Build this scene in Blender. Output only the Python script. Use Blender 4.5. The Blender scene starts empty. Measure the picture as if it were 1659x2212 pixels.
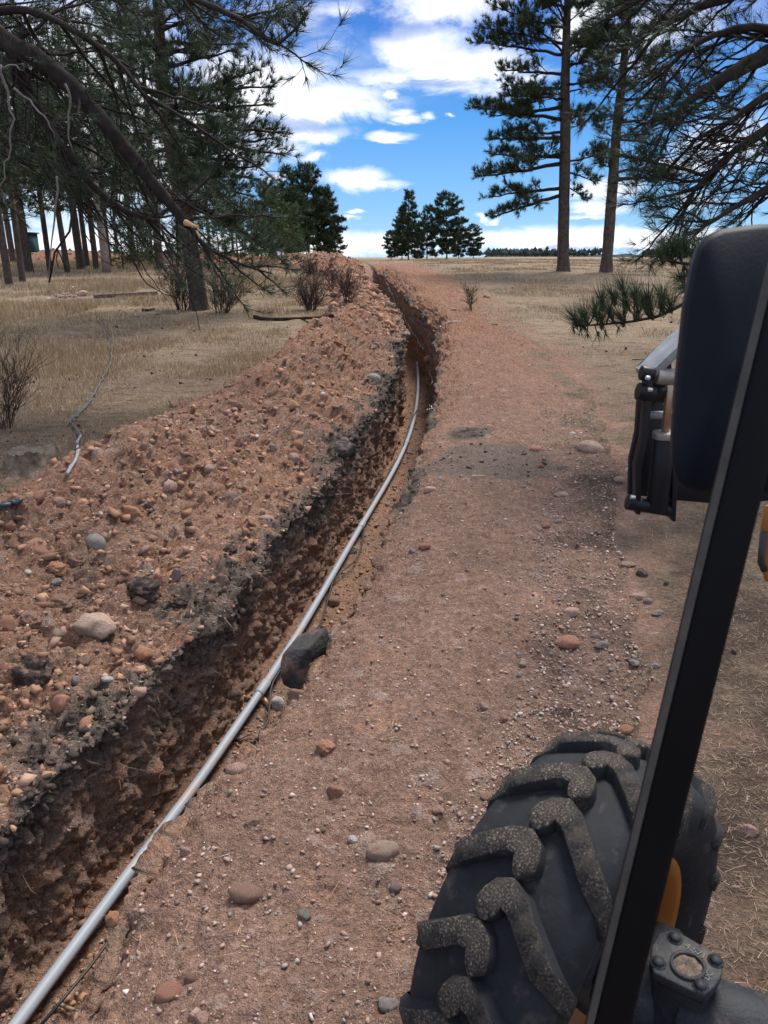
import bpy, math, random
import numpy as np
from mathutils import Vector, Matrix
from mathutils.bvhtree import BVHTree
R = math.radians
SC = bpy.context.scene
COL = SC.collection
rng = np.random.default_rng(7)
random.seed(11)

# ------------------------------------------------------------------ camera, sky, sun, exposure
PITCH = R(19.0); CAMH = 2.35; FPX = 1598.0          # pixel helpers use a 1659 x 2212 picture
cam = bpy.data.cameras.new('camera'); cam.lens = 26.0; cam.sensor_width = 36.0
cam.clip_start = 0.05; cam.clip_end = 9000
cam.dof.use_dof = True; cam.dof.focus_distance = 9.0; cam.dof.aperture_fstop = 9.0
camo = bpy.data.objects.new('camera', cam); COL.objects.link(camo)
camo.location = (0, 0, CAMH); camo.rotation_euler = (math.pi/2 - PITCH, 0, 0)
SC.camera = camo
SUN_AZ, SUN_EL = R(30), R(58)
sd = bpy.data.lights.new('sun', 'SUN'); sd.energy = 2.9; sd.angle = R(20); sd.color = (1.0, .95, .88)
so = bpy.data.objects.new('sun', sd); COL.objects.link(so)
sdir = Vector((math.sin(SUN_AZ)*math.cos(SUN_EL), math.cos(SUN_AZ)*math.cos(SUN_EL), math.sin(SUN_EL)))
so.rotation_euler = sdir.to_track_quat('Z', 'Y').to_euler()
so.location = sdir*50
SC.view_settings.view_transform = 'Standard'; SC.view_settings.look = 'None'
SC.view_settings.gamma = 1; SC.view_settings.use_curve_mapping = False
SC.view_settings.exposure = 0.88

def ray(x, y):
    u = (x-829.5)/FPX; v = (y-1106)/FPX
    return Vector((u, math.cos(PITCH)-v*math.sin(PITCH), -(math.sin(PITCH)+v*math.cos(PITCH))))
def PY(x, y, Y):
    d = ray(x, y); return Vector((0, 0, CAMH)) + d*(Y/d.y)
def PD(x, y, D):
    return Vector((0, 0, CAMH)) + ray(x, y)*D
def azel(x, y):
    d = ray(x, y).normalized(); return math.degrees(math.atan2(d.x, d.y)), math.degrees(math.asin(d.z))

W = bpy.data.worlds.new('World'); SC.world = W; W.use_nodes = True
nt = W.node_tree; nt.nodes.clear()
class NB:
    def __init__(s, t): s.t = t
    def n(s, typ, **k):
        o = s.t.nodes.new(typ)
        for a, b in k.items(): setattr(o, a, b)
        return o
    def l(s, a, b): s.t.links.new(a, b)
    def put(s, sock, v):
        if isinstance(v, bpy.types.NodeSocket): s.t.links.new(v, sock)
        else: sock.default_value = v
    def m(s, op, a, b=None, c=None, clamp=False):
        o = s.t.nodes.new('ShaderNodeMath'); o.operation = op; o.use_clamp = clamp
        s.put(o.inputs[0], a)
        if b is not None: s.put(o.inputs[1], b)
        if c is not None: s.put(o.inputs[2], c)
        return o.outputs[0]
    def mix(s, f, a, b, mode='MIX'):
        o = s.t.nodes.new('ShaderNodeMix'); o.data_type = 'RGBA'; o.blend_type = mode
        s.put(o.inputs[0], f); s.put(o.inputs[6], a); s.put(o.inputs[7], b)
        return o.outputs[2]
    def noise(s, vec, scale, detail=4, rough=.55, dist=0):
        o = s.t.nodes.new('ShaderNodeTexNoise'); s.l(vec, o.inputs['Vector'])
        o.inputs['Scale'].default_value = scale; o.inputs['Detail'].default_value = detail
        o.inputs['Roughness'].default_value = rough; o.inputs['Distortion'].default_value = dist
        return o.outputs[0]
    def ramp(s, f, pts, interp='LINEAR'):
        o = s.t.nodes.new('ShaderNodeValToRGB'); o.color_ramp.interpolation = interp
        e = o.color_ramp.elements
        while len(e) < len(pts): e.new(.5)
        for i, (p, c) in enumerate(pts):
            e[i].position = p; e[i].color = (c[0], c[1], c[2], 1) if isinstance(c, tuple) else (c, c, c, 1)
        s.put(o.inputs[0], f); return o.outputs[0]
    def sstep(s, x, a, b):
        o = s.t.nodes.new('ShaderNodeMapRange'); o.interpolation_type = 'SMOOTHSTEP'
        s.put(o.inputs[0], x); o.inputs[1].default_value = a; o.inputs[2].default_value = b
        return o.outputs[0]
    def comb(s, x, y, z):
        o = s.t.nodes.new('ShaderNodeCombineXYZ'); s.put(o.inputs[0], x); s.put(o.inputs[1], y); s.put(o.inputs[2], z)
        return o.outputs[0]

b = NB(nt)
tc = b.n('ShaderNodeTexCoord').outputs['Generated']
sep = b.n('ShaderNodeSeparateXYZ'); b.l(tc, sep.inputs[0]); sx, sy, sz = sep.outputs
az = b.m('MULTIPLY', b.m('ARCTAN2', sx, sy), 57.2958)
el = b.m('MULTIPLY', b.m('ARCSINE', b.m('MINIMUM', b.m('MAXIMUM', sz, -.999), .999)), 57.2958)
sky = b.n('ShaderNodeTexSky', sky_type='NISHITA', sun_disc=False, sun_elevation=SUN_EL, sun_rotation=SUN_AZ,
          altitude=2200, air_density=.8, dust_density=.3, ozone_density=3.0)
grad = b.ramp(b.m('DIVIDE', el, 60.0, clamp=True), [(0, (4.0, 6.6, 8.8)), (.06, (2.2, 5.0, 8.6)), (.15, (.85, 3.4, 8.0)),
        (.24, (.52, 2.1, 6.8)), (.45, (.5, 1.7, 5.4)), (1, (.45, 1.4, 4.6))])
base = b.mix(.88, sky.outputs[0], grad)
# cloud field
lv = b.comb(b.m('MULTIPLY', az, .1), b.m('MULTIPLY', el, .21), 0.0)
nz1 = b.noise(lv, 1.6, 8, .66, .9)
nz2 = b.noise(lv, 5.5, 5, .65, .4)
warp = b.m('SUBTRACT', b.noise(lv, 1.1, 3, .5), .5)
azw = b.m('ADD', az, b.m('MULTIPLY', warp, 7.0)); elw = b.m('ADD', el, b.m('MULTIPLY', b.m('SUBTRACT', nz1, .5), 2.2))
PXD = math.degrees(1/FPX)
blobs = [ # px centre, half sizes px, strength, tilt
 (560, 205, 200, 95, 1.0), (700, 220, 170, 48, .9), (470, 290, 200, 75, 1.0), (640, 290, 150, 25, .75), (200, 250, 320, 260, .95),
 (905, 115, 110, 62, .95), (990, 150, 170, 48, .95), (850, 170, 160, 26, .6), (1150, 175, 90, 30, .6),
 (960, 10, 170, 46, .75), (760, 20, 120, 24, .45), (620, 60, 160, 60, .42), (1290, 50, 60, 70, .8), (1400, 90, 120, 100, .5),
 (770, 386, 85, 27, .95), (815, 398, 80, 12, .75), (665, 338, 34, 16, .7), (585, 388, 60, 13, .7),
 (846, 204, 24, 11, .9), (850, 245, 40, 10, .7), (866, 256, 46, 10, .75), (850, 296, 48, 13, .85), (912, 253, 24, 9, .65),
 (966, 252, 12, 5, .7), (756, 459, 28, 6, .8), (745, 472, 26, 5, .6), (1040, 470, 20, 8, .7), (1064, 476, 20, 6, .7),
 (1270, 448, 70, 17, .9), (1260, 470, 60, 8, .7), (1290, 408, 110, 26, .72), (1490, 358, 90, 24, .8), (1500, 430, 70, 18, .5), (1580, 300, 90, 60, .55),
 (1300, 518, 480, 26, 1.1), (780, 528, 300, 30, .9), (300, 530, 400, 40, 1.0)]
dens = None
for (x, y, w, h, s) in blobs:
    a0, e0 = azel(x, y)
    w *= 1.1; h *= 1.12
    dx = b.m('MULTIPLY', b.m('SUBTRACT', azw, a0), 1/(w*PXD)); dy = b.m('MULTIPLY', b.m('SUBTRACT', elw, e0), 1/(h*PXD))
    r = b.m('SQRT', b.m('ADD', b.m('MULTIPLY', dx, dx), b.m('MULTIPLY', dy, dy)))
    v = b.m('MULTIPLY', b.m('SUBTRACT', 1.0, r, clamp=True), s)
    dens = v if dens is None else b.m('MAXIMUM', dens, v)
# the same broken cloud goes on round the whole sky
pl = b.m('ADD', b.m('MAXIMUM', sz, 0.0), .12)
gen = b.noise(b.comb(b.m('DIVIDE', sx, pl), b.m('DIVIDE', sy, pl), 0.0), .9, 6, .58, .3)
out = b.m('MAXIMUM', b.sstep(el, 15.5, 21), b.sstep(b.m('ABSOLUTE', az), 29, 36))
dens = b.m('MAXIMUM', dens, b.m('MULTIPLY', b.m('SUBTRACT', gen, .40, clamp=True), b.m('MULTIPLY', out, 4.0)))
edge = b.m('ADD', b.m('MULTIPLY', b.m('SUBTRACT', nz1, .5), 1.15), b.m('MULTIPLY', b.m('SUBTRACT', nz2, .5), .80))
d2 = b.m('ADD', b.m('MULTIPLY', dens, 1.25), b.m('MULTIPLY', edge, b.m('MINIMUM', b.m('MULTIPLY', dens, 6.0), 1.0)))
cf = b.sstep(d2, .02, .90)
cf = b.m('MULTIPLY', cf, b.sstep(el, -1.0, .3))
veil = b.m('MULTIPLY', b.sstep(b.noise(lv, .7, 5, .6), .42, .75), b.m('MULTIPLY', b.sstep(el, 9, 14), .42))
cf = b.m('MAXIMUM', cf, veil)
# underside of the big cloud is lavender grey
sh = None
for (x, y, w, h) in [(640, 268, 190, 26), (520, 300, 150, 26), (420, 180, 120, 60), (940, 182, 120, 10), (1330, 540, 300, 9), (620, 70, 150, 50), (840, 60, 150, 30), (1170, 534, 130, 7)]:
    a0, e0 = azel(x, y)
    dx = b.m('MULTIPLY', b.m('SUBTRACT', azw, a0), 1/(w*PXD)); dy = b.m('MULTIPLY', b.m('SUBTRACT', elw, e0), 1/(h*PXD))
    r = b.m('SQRT', b.m('ADD', b.m('MULTIPLY', dx, dx), b.m('MULTIPLY', dy, dy)))
    v = b.m('SUBTRACT', 1.0, r, clamp=True)
    sh = v if sh is None else b.m('MAXIMUM', sh, v)
shf = b.m('MAXIMUM', b.sstep(b.m('ADD', sh, b.m('MULTIPLY', b.m('SUBTRACT', nz2, .5), .5)), .1, .75), b.m('MULTIPLY', b.sstep(nz2, .45, .75), .55))
ccol = b.mix(shf, (10.8, 11.0, 11.4, 1), (5.1, 5.9, 8.0, 1))
final = b.mix(cf, base, ccol)
# below the horizon: plain earth tone
final = b.mix(b.sstep(el, -.6, -2.5), final, (2.0, 1.6, 1.2, 1))
bg = b.n('ShaderNodeBackground'); b.l(final, bg.inputs[0]); bg.inputs[1].default_value = .065
wo = b.n('ShaderNodeOutputWorld'); b.l(bg.outputs[0], wo.inputs[0])

# ------------------------------------------------------------------ helpers
def tag(o, label=None, cat=None, group=None, kind=None):
    if label: o['label'] = label
    if cat: o['category'] = cat
    if group: o['group'] = group
    if kind: o['kind'] = kind
    return o
def empty(name, loc, label=None, cat=None, group=None):
    o = bpy.data.objects.new(name, None); COL.objects.link(o); o.location = loc; o.empty_display_size = .2
    return tag(o, label, cat, group)
def fmesh(name, V, F, mat=None, smooth=True, attrs=None):
    V = np.asarray(V, dtype=np.float32); F = np.asarray(F, dtype=np.int32)
    me = bpy.data.meshes.new(name); k = F.shape[1]
    me.vertices.add(len(V)); me.vertices.foreach_set('co', V.ravel())
    me.loops.add(F.size); me.loops.foreach_set('vertex_index', F.ravel())
    me.polygons.add(len(F)); me.polygons.foreach_set('loop_start', np.arange(0, F.size, k, dtype=np.int32))
    me.polygons.foreach_set('loop_total', np.full(len(F), k, dtype=np.int32))
    if smooth: me.polygons.foreach_set('use_smooth', np.ones(len(F), dtype=bool))
    if attrs:
        for an, av in attrs.items():
            a = me.attributes.new(an, 'FLOAT_COLOR', 'POINT'); a.data.foreach_set('color', np.asarray(av, dtype=np.float32).ravel())
    me.update(calc_edges=True)
    if mat: me.materials.append(mat)
    return me
def link(name, me, parent=None, loc=None, world=False):
    """world=True: the mesh is in world coordinates and is moved into its parent's frame"""
    o = bpy.data.objects.new(name, me); COL.objects.link(o)
    if parent:
        o.parent = parent
        if world: o.matrix_parent_inverse = Matrix.Translation(-Vector(root_loc(parent)))
    if loc is not None: o.location = loc
    return o
def root_loc(p):
    v = Vector((0, 0, 0))
    while p: v += Vector(p.location); p = p.parent if p.matrix_parent_inverse == Matrix.Identity(4) else None
    return v
# hash / value noise / cells
def _h(ix, iy, iz, seed):
    n = (ix.astype(np.int64)*73856093) ^ (iy.astype(np.int64)*19349663) ^ (iz.astype(np.int64)*83492791) ^ (seed*2654435761)
    n = (n ^ (n >> 13))*1274126177 & 0xffffffff
    n = (n ^ (n >> 16)) & 0xffffffff
    return n.astype(np.float64)/4294967295.0
def vn(P, scale, seed=0):
    Q = P*scale; I = np.floor(Q); f = Q-I; f = f*f*f*(f*(f*6-15)+10); I = I.astype(np.int64)
    r = 0
    for dx in (0, 1):
        wx = f[:, 0] if dx else 1-f[:, 0]
        for dy in (0, 1):
            wy = f[:, 1] if dy else 1-f[:, 1]
            for dz in (0, 1):
                wz = f[:, 2] if dz else 1-f[:, 2]
                r = r + wx*wy*wz*_h(I[:, 0]+dx, I[:, 1]+dy, I[:, 2]+dz, seed)
    return r*2-1
def fbm(P, scale, octv=4, seed=0, gain=.5):
    a = 1; s = 0; t = 0
    for i in range(octv): s = s+a*vn(P, scale, seed+i*17); t += a; a *= gain; scale *= 2.03
    return s/t
def billow(P, scale, octv=3, seed=0):
    a = 1; s = 0; t = 0
    for i in range(octv): s = s+a*(1-2*np.abs(vn(P, scale, seed+i*13))); t += a; a *= .5; scale *= 2.1
    return s/t
def cells(P, scale, seed=0):
    Q = P*scale; I = np.floor(Q).astype(np.int64); best = np.full(len(P), 9.0); idv = np.zeros(len(P))
    for dx in (-1, 0, 1):
        for dy in (-1, 0, 1):
            for dz in (-1, 0, 1):
                a, c, e = I[:, 0]+dx, I[:, 1]+dy, I[:, 2]+dz
                d = (a+_h(a, c, e, seed)-Q[:, 0])**2+(c+_h(a, c, e, seed+1)-Q[:, 1])**2+(e+_h(a, c, e, seed+2)-Q[:, 2])**2
                k = d < best; best = np.where(k, d, best); idv = np.where(k, _h(a, c, e, seed+3), idv)
    return np.sqrt(best), idv
def mat(name, rough=.9, spec=.3):
    m = bpy.data.materials.new(name); m.use_nodes = True
    t = m.node_tree; p = t.nodes['Principled BSDF']; p.inputs['Roughness'].default_value = rough
    p.inputs['Specular IOR Level'].default_value = spec
    return m, NB(t), p
def simple(name, col, rough=.7, spec=.3, metal=0, var=.25, scale=20, bump=.0, bscale=60, dust=None):
    m, b, p = mat(name, rough, spec); p.inputs['Metallic'].default_value = metal
    co = b.n('ShaderNodeTexCoord').outputs['Object']
    n = b.noise(co, scale, 5, .6)
    c = b.mix(b.ramp(n, [(.3, 0.0), (.7, 1.0)]), tuple(x*(1-var) for x in col)+(1,), tuple(min(1, x*(1+var)) for x in col)+(1,))
    if dust:
        dn = b.noise(co, dust[1], 6, .65)
        c = b.mix(b.m('MULTIPLY', b.sstep(dn, dust[2], dust[2]+.16), dust[3]), c, tuple(dust[0])+(1,))
    b.l(c, p.inputs['Base Color'])
    if bump:
        bp = b.n('ShaderNodeBump'); bp.inputs['Strength'].default_value = 1; bp.inputs['Distance'].default_value = bump
        b.l(b.noise(co, bscale, 5, .65), bp.inputs['Height']); b.l(bp.outputs[0], p.inputs['Normal'])
    return m

# ------------------------------------------------------------------ terrain
def Tz(Y):
    Y = np.asarray(Y, dtype=float); y = np.maximum(Y-2, 0)+1e-9
    return 2.2*np.tanh((0.08*y/2.2)**1.15)**(1/1.15)
def curve(tab, Y, sm=.35):
    ty = np.arange(-6, 60, .05); v = np.interp(ty, [a for a, _ in tab], [c for _, c in tab])
    k = np.exp(-.5*(np.arange(-1.5, 1.5001, .05)/sm)**2); k /= k.sum()
    v = np.convolve(np.pad(v, len(k)//2, mode='edge'), k, mode='valid')
    return np.interp(Y, ty, v)
def n1(Y, s, seed):
    return vn(np.stack([Y, Y*0+seed*3.7, Y*0], 1), s, seed)
PIPE_PX = [(21, 2212), (151, 2055), (236, 1950), (270, 1891), (325, 1821), (380, 1766), (500, 1591), (596, 1440), (639, 1385),
           (672, 1319), (735, 1217), (777, 1136), (819, 1072), (858, 1010), (881, 960), (898, 909), (903, 869), (904, 830), (905, 800), (901, 775), (897, 757)]
ZF = [(-6, -.9), (1, -.86), (3, -.82), (5, -.70), (8, -.60), (12, -.5), (16, -.33), (20, -.08), (25, .28), (30, .6), (40, 1.1)]
XRt = [(-6, -4.0), (0, -1.72), (1.0, -1.32), (1.73, -1.02), (2.41, -1.02), (2.6, -.93), (2.97, -.74), (3.27, -.56), (3.8, -.39), (4.45, -.21), (5.44, 0.0), (6.76, .22),
       (7.43, .34), (8.8, .56), (11.34, .83), (12.77, .95), (16.46, 1.02), (20.87, .63), (28.84, .01), (39.5, -.75), (60, -2)]
XLt = [(-6, -5.1), (0, -2.6), (2.3, -1.70), (2.95, -1.42), (3.8, -1.18), (5.2, -.80), (6, -.64), (7.5, -.42), (10.2, .08), (14, .42), (17, .40), (20, .10), (28, -.62), (39, -1.3), (60, -2.6)]
XCt = [(-6, -6.6), (0, -4.1), (3, -2.95), (4.64, -2.54), (5.5, -2.33), (6.1, -2.12), (7, -1.83), (8.26, -1.46), (9.3, -1.15), (10.6, -.92), (12, -.74),
       (14.6, -.50), (18, -.46), (21, -.76), (28, -1.4), (33, -2.0), (60, -4)]
XDt = [(-6, -.7), (0, .5), (2.5, 1.0), (3.9, 1.5), (5.8, 2.05), (7.1, 2.38), (9.2, 2.7), (12.4, 2.75), (16.4, 2.7), (25, 2.6), (38, 2.0), (60, 1.0)]
ys = list(np.linspace(-6, 1.2, 60))
while ys[-1] < 60: ys.append(ys[-1]+max(.0115, .0046*ys[-1]))
ys += list(60*np.exp(np.linspace(.02, 3.6, 60))); Yr = np.array(ys); NR = len(Yr)
yc = np.minimum(Yr, 60)
XR = curve(XRt, yc, .18)+.035*n1(yc, 1.7, 3)+.02*n1(yc, 6, 4)
XL = curve(XLt, yc, .3)+.05*n1(yc, 1.3, 5)+.035*n1(yc, 4.5, 6)
def zpipe(Y): return float(np.interp(Y, [a_ for a_, _ in ZF], [c_2 for _, c_2 in ZF]))+.105
def on_drop(x, y):
    d_ = ray(x, y); D = 3.0
    for _ in range(30): D = (zpipe(d_.y*D)-CAMH)/d_.z
    return Vector((0, 0, CAMH))+d_*D
pq = [on_drop(x_, y_) for x_, y_ in PIPE_PX[1:]]
sl_ = (pq[0].x-pq[4].x)/(pq[0].y-pq[4].y)
pt_ = [(-6, pq[0].x+sl_*(-6-pq[0].y))]+[(q.y, q.x) for q in pq]+[(26, -.1), (60, -2.2)]
XFT = np.minimum(curve(pt_, yc, .3)-.15, XL-.02)
XFT = np.minimum(XFT, XR-.45)
XC = curve(XCt, yc, .5)+.06*n1(yc, .8, 7)
XD = curve(XDt, yc, .5)+.12*n1(yc, .9, 8)+.05*n1(yc, 3, 9)
fade = np.clip((37-Yr)/5, 0, 1); fade = fade*fade*(3-2*fade)
TT = Tz(Yr); zf = np.interp(yc, [a for a, _ in ZF], [c for _, c in ZF]); zf = TT+(zf-TT)*fade
HC = (.58+.10*n1(yc, .75, 10)+.075*n1(yc, 2.1, 11)+np.clip((5-Yr)*.04, 0, .12))*np.clip((38-Yr)/5, 0, 1)
XF = XC-np.interp(Yr, [0, 8, 11, 50], [1.15, 1.12, .80, .80])*np.maximum(HC, .1)/.6-.15*n1(yc, 1.1, 12)
segs = []   # (X, Z, kind, s) arrays NR x n ; kinds A..H = 0..7
def seg(n, kind, fx, fz, end=False):
    s = np.linspace(0, 1, n, endpoint=end)[None, :]; segs.append((fx(s), fz(s), kind, np.repeat(s, NR, 0)))
c_ = lambda a: a[:, None]
seg(70, 0, lambda s: c_(XF)-150*(1-s)**4.2, lambda s: c_(TT)+0*s)
seg(38, 1, lambda s: c_(XF)+(c_(XC-XF))*s, lambda s: c_(TT)+c_(HC)*np.sin(s*math.pi/2)**1.15)
seg(120, 2, lambda s: c_(XC)+(c_(XL-XC))*s, lambda s: c_(TT)+c_(HC)*(.5+.5*np.cos(math.pi*s**.86))*(1-.12*np.sin(s*math.pi))-.015*s)
seg(64, 3, lambda s: c_(XL)+c_(XFT-XL)*np.minimum(1, 1.25*s**.75)*(1-.35*s**4)-.02*np.sin(math.pi*s), lambda s: c_(TT-.015)+c_(zf-TT+.015)*s)
seg(26, 4, lambda s: c_(XL+(XFT-XL)*.65)+c_(XR-.10-XL-(XFT-XL)*.65)*s, lambda s: c_(zf)+.05*np.abs(s-.35)*c_(fade))
seg(40, 5, lambda s: c_(XR-.10)+.10*s**.6, lambda s: c_(zf+.03*fade)+c_(TT-.05-zf-.03*fade)*s)
seg(150, 6, lambda s: c_(XR)+c_(XD-XR)*s**1.12, lambda s: c_(TT)-.11*np.exp(-s*11)*c_(fade)+c_(.13*np.clip((Yr-9)/6, 0, 1)*fade*(1+.6*n1(yc, 1.6, 33)))*np.exp(-((s-.22)/.16)**2)+.035*np.sin(np.clip(s*1.0, 0, 1)*math.pi)*c_(fade)*1.3)
seg(70, 7, lambda s: c_(XD)+150*s**4.2, lambda s: c_(TT)+0*s, True)
GX = np.concatenate([a[0] for a in segs], 1); GZ = np.concatenate([a[1] for a in segs], 1)
KD = np.concatenate([np.full(a[0].shape, a[2]) for a in segs], 1); SS = np.concatenate([a[3] for a in segs], 1)
NC = GX.shape[1]; GY = np.repeat(Yr[:, None], NC, 1)
P = np.stack([GX, GY, GZ], 2).reshape(-1, 3); K = KD.ravel(); S = SS.ravel(); NV = len(P)
fl = P.copy(); fl[:, 2] = 0
# wide undulation and the far cross ridge of dug earth that runs off to the left
openg = np.where(K == 0, np.clip((c_(XF)-GX).ravel()/3, 0, 1), np.where(K == 7, np.clip((GX-c_(XD)).ravel()/3, 0, 1), 0))
P[:, 2] += openg*(.07*fbm(fl, .35, 3, 21)+.25*vn(fl, .05, 22)*np.clip((P[:, 1]-15)/30, 0, 1)*np.clip(np.abs(P[:, 0])/30, 0, 1))
left_roll = (K == 0)*np.clip(((c_(XF)-GX).ravel()-2)/12, 0, 1)*np.clip((P[:, 1]-20)/20, 0, 1)
P[:, 2] -= .12*left_roll
RP = np.array([(-1.9, 31), (-3.2, 35), (-6, 37.5), (-12, 39), (-24, 41), (-45, 42)])
rd = np.full(NV, 99.0)
for i in range(len(RP)-1):
    a, c = RP[i], RP[i+1]; ab = c-a; t = np.clip(((P[:, :2]-a)@ab)/(ab@ab), 0, 1)
    rd = np.minimum(rd, np.linalg.norm(P[:, :2]-a-t[:, None]*ab, axis=1))
wr = np.where(K <= 2, np.clip(1-rd/1.7, 0, 1), 0)
P[:, 2] = np.where(K <= 2, np.maximum(P[:, 2], Tz(P[:, 1])+.02+(.62+.14*vn(fl, .7, 30))*wr**.9*(wr > 0)), P[:, 2])
# soil weights
rowf = np.repeat(fade, NC)
dist = np.abs(P[:, 1])+1
en = fbm(fl, 3.2, 4, 41)
dl = np.where(K == 0, (c_(XF)-GX).ravel(), 0); drr = np.where(K == 7, (GX-c_(XD)).ravel(), 0)
grass = np.clip(np.maximum(dl/.22, drr/.45)+en*1.2, 0, 1)*((K == 0) | (K == 7))
grass = np.maximum(grass, (K == 6)*np.clip((S-.72)/.28+en*1.3-.25, 0, 1))
far_right = ((K == 6) | (K == 7))*np.clip((P[:, 1]-40)/15, 0, 1); grass = np.maximum(grass, far_right)
grass = np.where((wr > .12) & (K <= 2), 0, grass)
grass = np.where((K >= 1) & (K <= 5) & (P[:, 1] > 38), 1, grass)
wsp = np.where((K == 1) | (K == 2), 1, np.where(K == 0, np.maximum(np.clip(1-dl/.6, 0, 1)*.6, np.minimum(wr*3, 1)), 0))*(1-grass)
wsp = np.where(K == 6, np.minimum(.9, .55*np.exp(-S*5)+.75*np.clip((P[:, 1]-8)/7, 0, 1))*(1-grass), wsp)
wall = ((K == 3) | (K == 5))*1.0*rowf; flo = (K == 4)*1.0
tn = fbm(P, 2.3, 4, 51); tn2 = fbm(P, 7, 3, 52)
zrel = np.repeat(TT, NC)-P[:, 2]
tn = tn*1.25; tn3 = fbm(P, 16, 3, 53)
top = np.where(K == 3, np.clip((.42+.34*tn+.18*tn2+.10*tn3-zrel)/.42, 0, 1), 0)
dC = np.where(K == 2, (c_(XL)-GX).ravel(), 9)
nearf = np.clip(1.35-P[:, 1]/30, .35, 1)
top = np.maximum(top, np.clip((.30+.34*tn+.26*tn2+.12*tn3-dC)/.26, 0, 1)*(K == 2)*nearf)
top = np.maximum(top, np.where(K == 5, np.clip((.22+.12*tn-zrel)/.08, 0, 1), 0)*.85*np.clip(.35+2.2*fbm(fl, .9, 2, 57), 0, 1)*np.clip((P[:, 1]-3.6)/1.5, 0, 1))
top = np.maximum(top, np.where(K == 6, np.clip((.09+.26*tn-(GX-c_(XR)).ravel())/.10, 0, 1)*.75*np.clip(.35+2.2*fbm(fl, .9, 2, 57), 0, 1)*np.clip((P[:, 1]-3.6)/1.5, .15, 1), 0))
for (x0, y0, r0, s0) in [(.95, 8.05, .38, .9), (1.1, 7.1, .8, .55), (.1, 6.1, .25, .6)]:
    rr = np.hypot((P[:, 0]-x0)/1.0, (P[:, 1]-y0)/.75); top = np.maximum(top, s0*np.clip((r0-rr+.22*tn)/.18, 0, 1)*(K == 6))
# displacement
def nrm(P):
    G = P.reshape(NR, NC, 3); du = np.gradient(G, axis=1); dv = np.gradient(G, axis=0)
    n = np.cross(du, dv).reshape(-1, 3); return n/np.maximum(np.linalg.norm(n, axis=1, keepdims=True), 1e-12)
N0 = nrm(P)
nr = (P[:, 1] < 45) & (P[:, 0] > -8) & (P[:, 0] < 8); Pn = P[nr]
def part(a):
    o = np.zeros(NV); o[nr] = a; return o
lod = np.clip(14/dist, .0, 1)**.5
big = part(fbm(Pn, 1.9, 3, 61)); b8 = part(billow(Pn, 6.5, 3, 62)); b25 = part(billow(Pn, 21, 2, 63)); b60 = part(vn(Pn, 62, 64))
Pw = Pn+.030*np.stack([fbm(Pn, 14, 3, 81), fbm(Pn, 14, 3, 82), fbm(Pn, 14, 3, 83)], 1)
c1, id1 = cells(Pw*np.array([1, 1, 1.15]), 9.0, 71); Pw = Pn+.014*np.stack([fbm(Pn, 34, 2, 84), fbm(Pn, 34, 2, 85), fbm(Pn, 34, 2, 86)], 1); c2, id2 = cells(Pw, 22.0, 75)
C1, I1, C2, I2 = part(c1), part(id1), part(c2), part(id2)
clod1 = (np.clip(.62-C1, 0, 1)**.6)*(I1 > .52); clod2 = (np.clip(.6-C2, 0, 1)**.6)*(I2 > .45)
d = wsp*(.09*big-.042*b8-.024*b25+.011*b60+.060*clod1*(1+.7*b25)+.018*clod2+.012*b60)
d += wall*(.06*big+.0*b8-.045*b8-.034*b25+.014*b60+.022*clod1+.020*clod2)*np.where(K == 3, 1, .8)
tooth = part(vn(Pn*np.array([.6, 8.5, .9]), 1.0, 88)); lay_ = part(fbm(Pn*np.array([.5, .7, 9.]), 1.0, 2, 89))
d += wall*(.028*tooth+.022*lay_)
d += flo*(.02*big-.014*b8-.014*b25+.008*b60+.016*clod2)
tr = (K == 6)*(1-wsp)
d += tr*(.034*big+.016*b8+.011*b25+.0055*b60+.014*clod2*(I2 > .78)+.018*clod1*(I1 > .88))
d += top*((K == 2) | (K == 3))*(-.022*b25-.012*b8)
d += grass*(.012*b8+.008*b25)
endf = np.ones(NV)
d *= np.clip((46-P[:, 1])/6, 0, 1)
P = P+N0*d[:, None]
P0 = P.reshape(NR, NC, 3)
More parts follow.
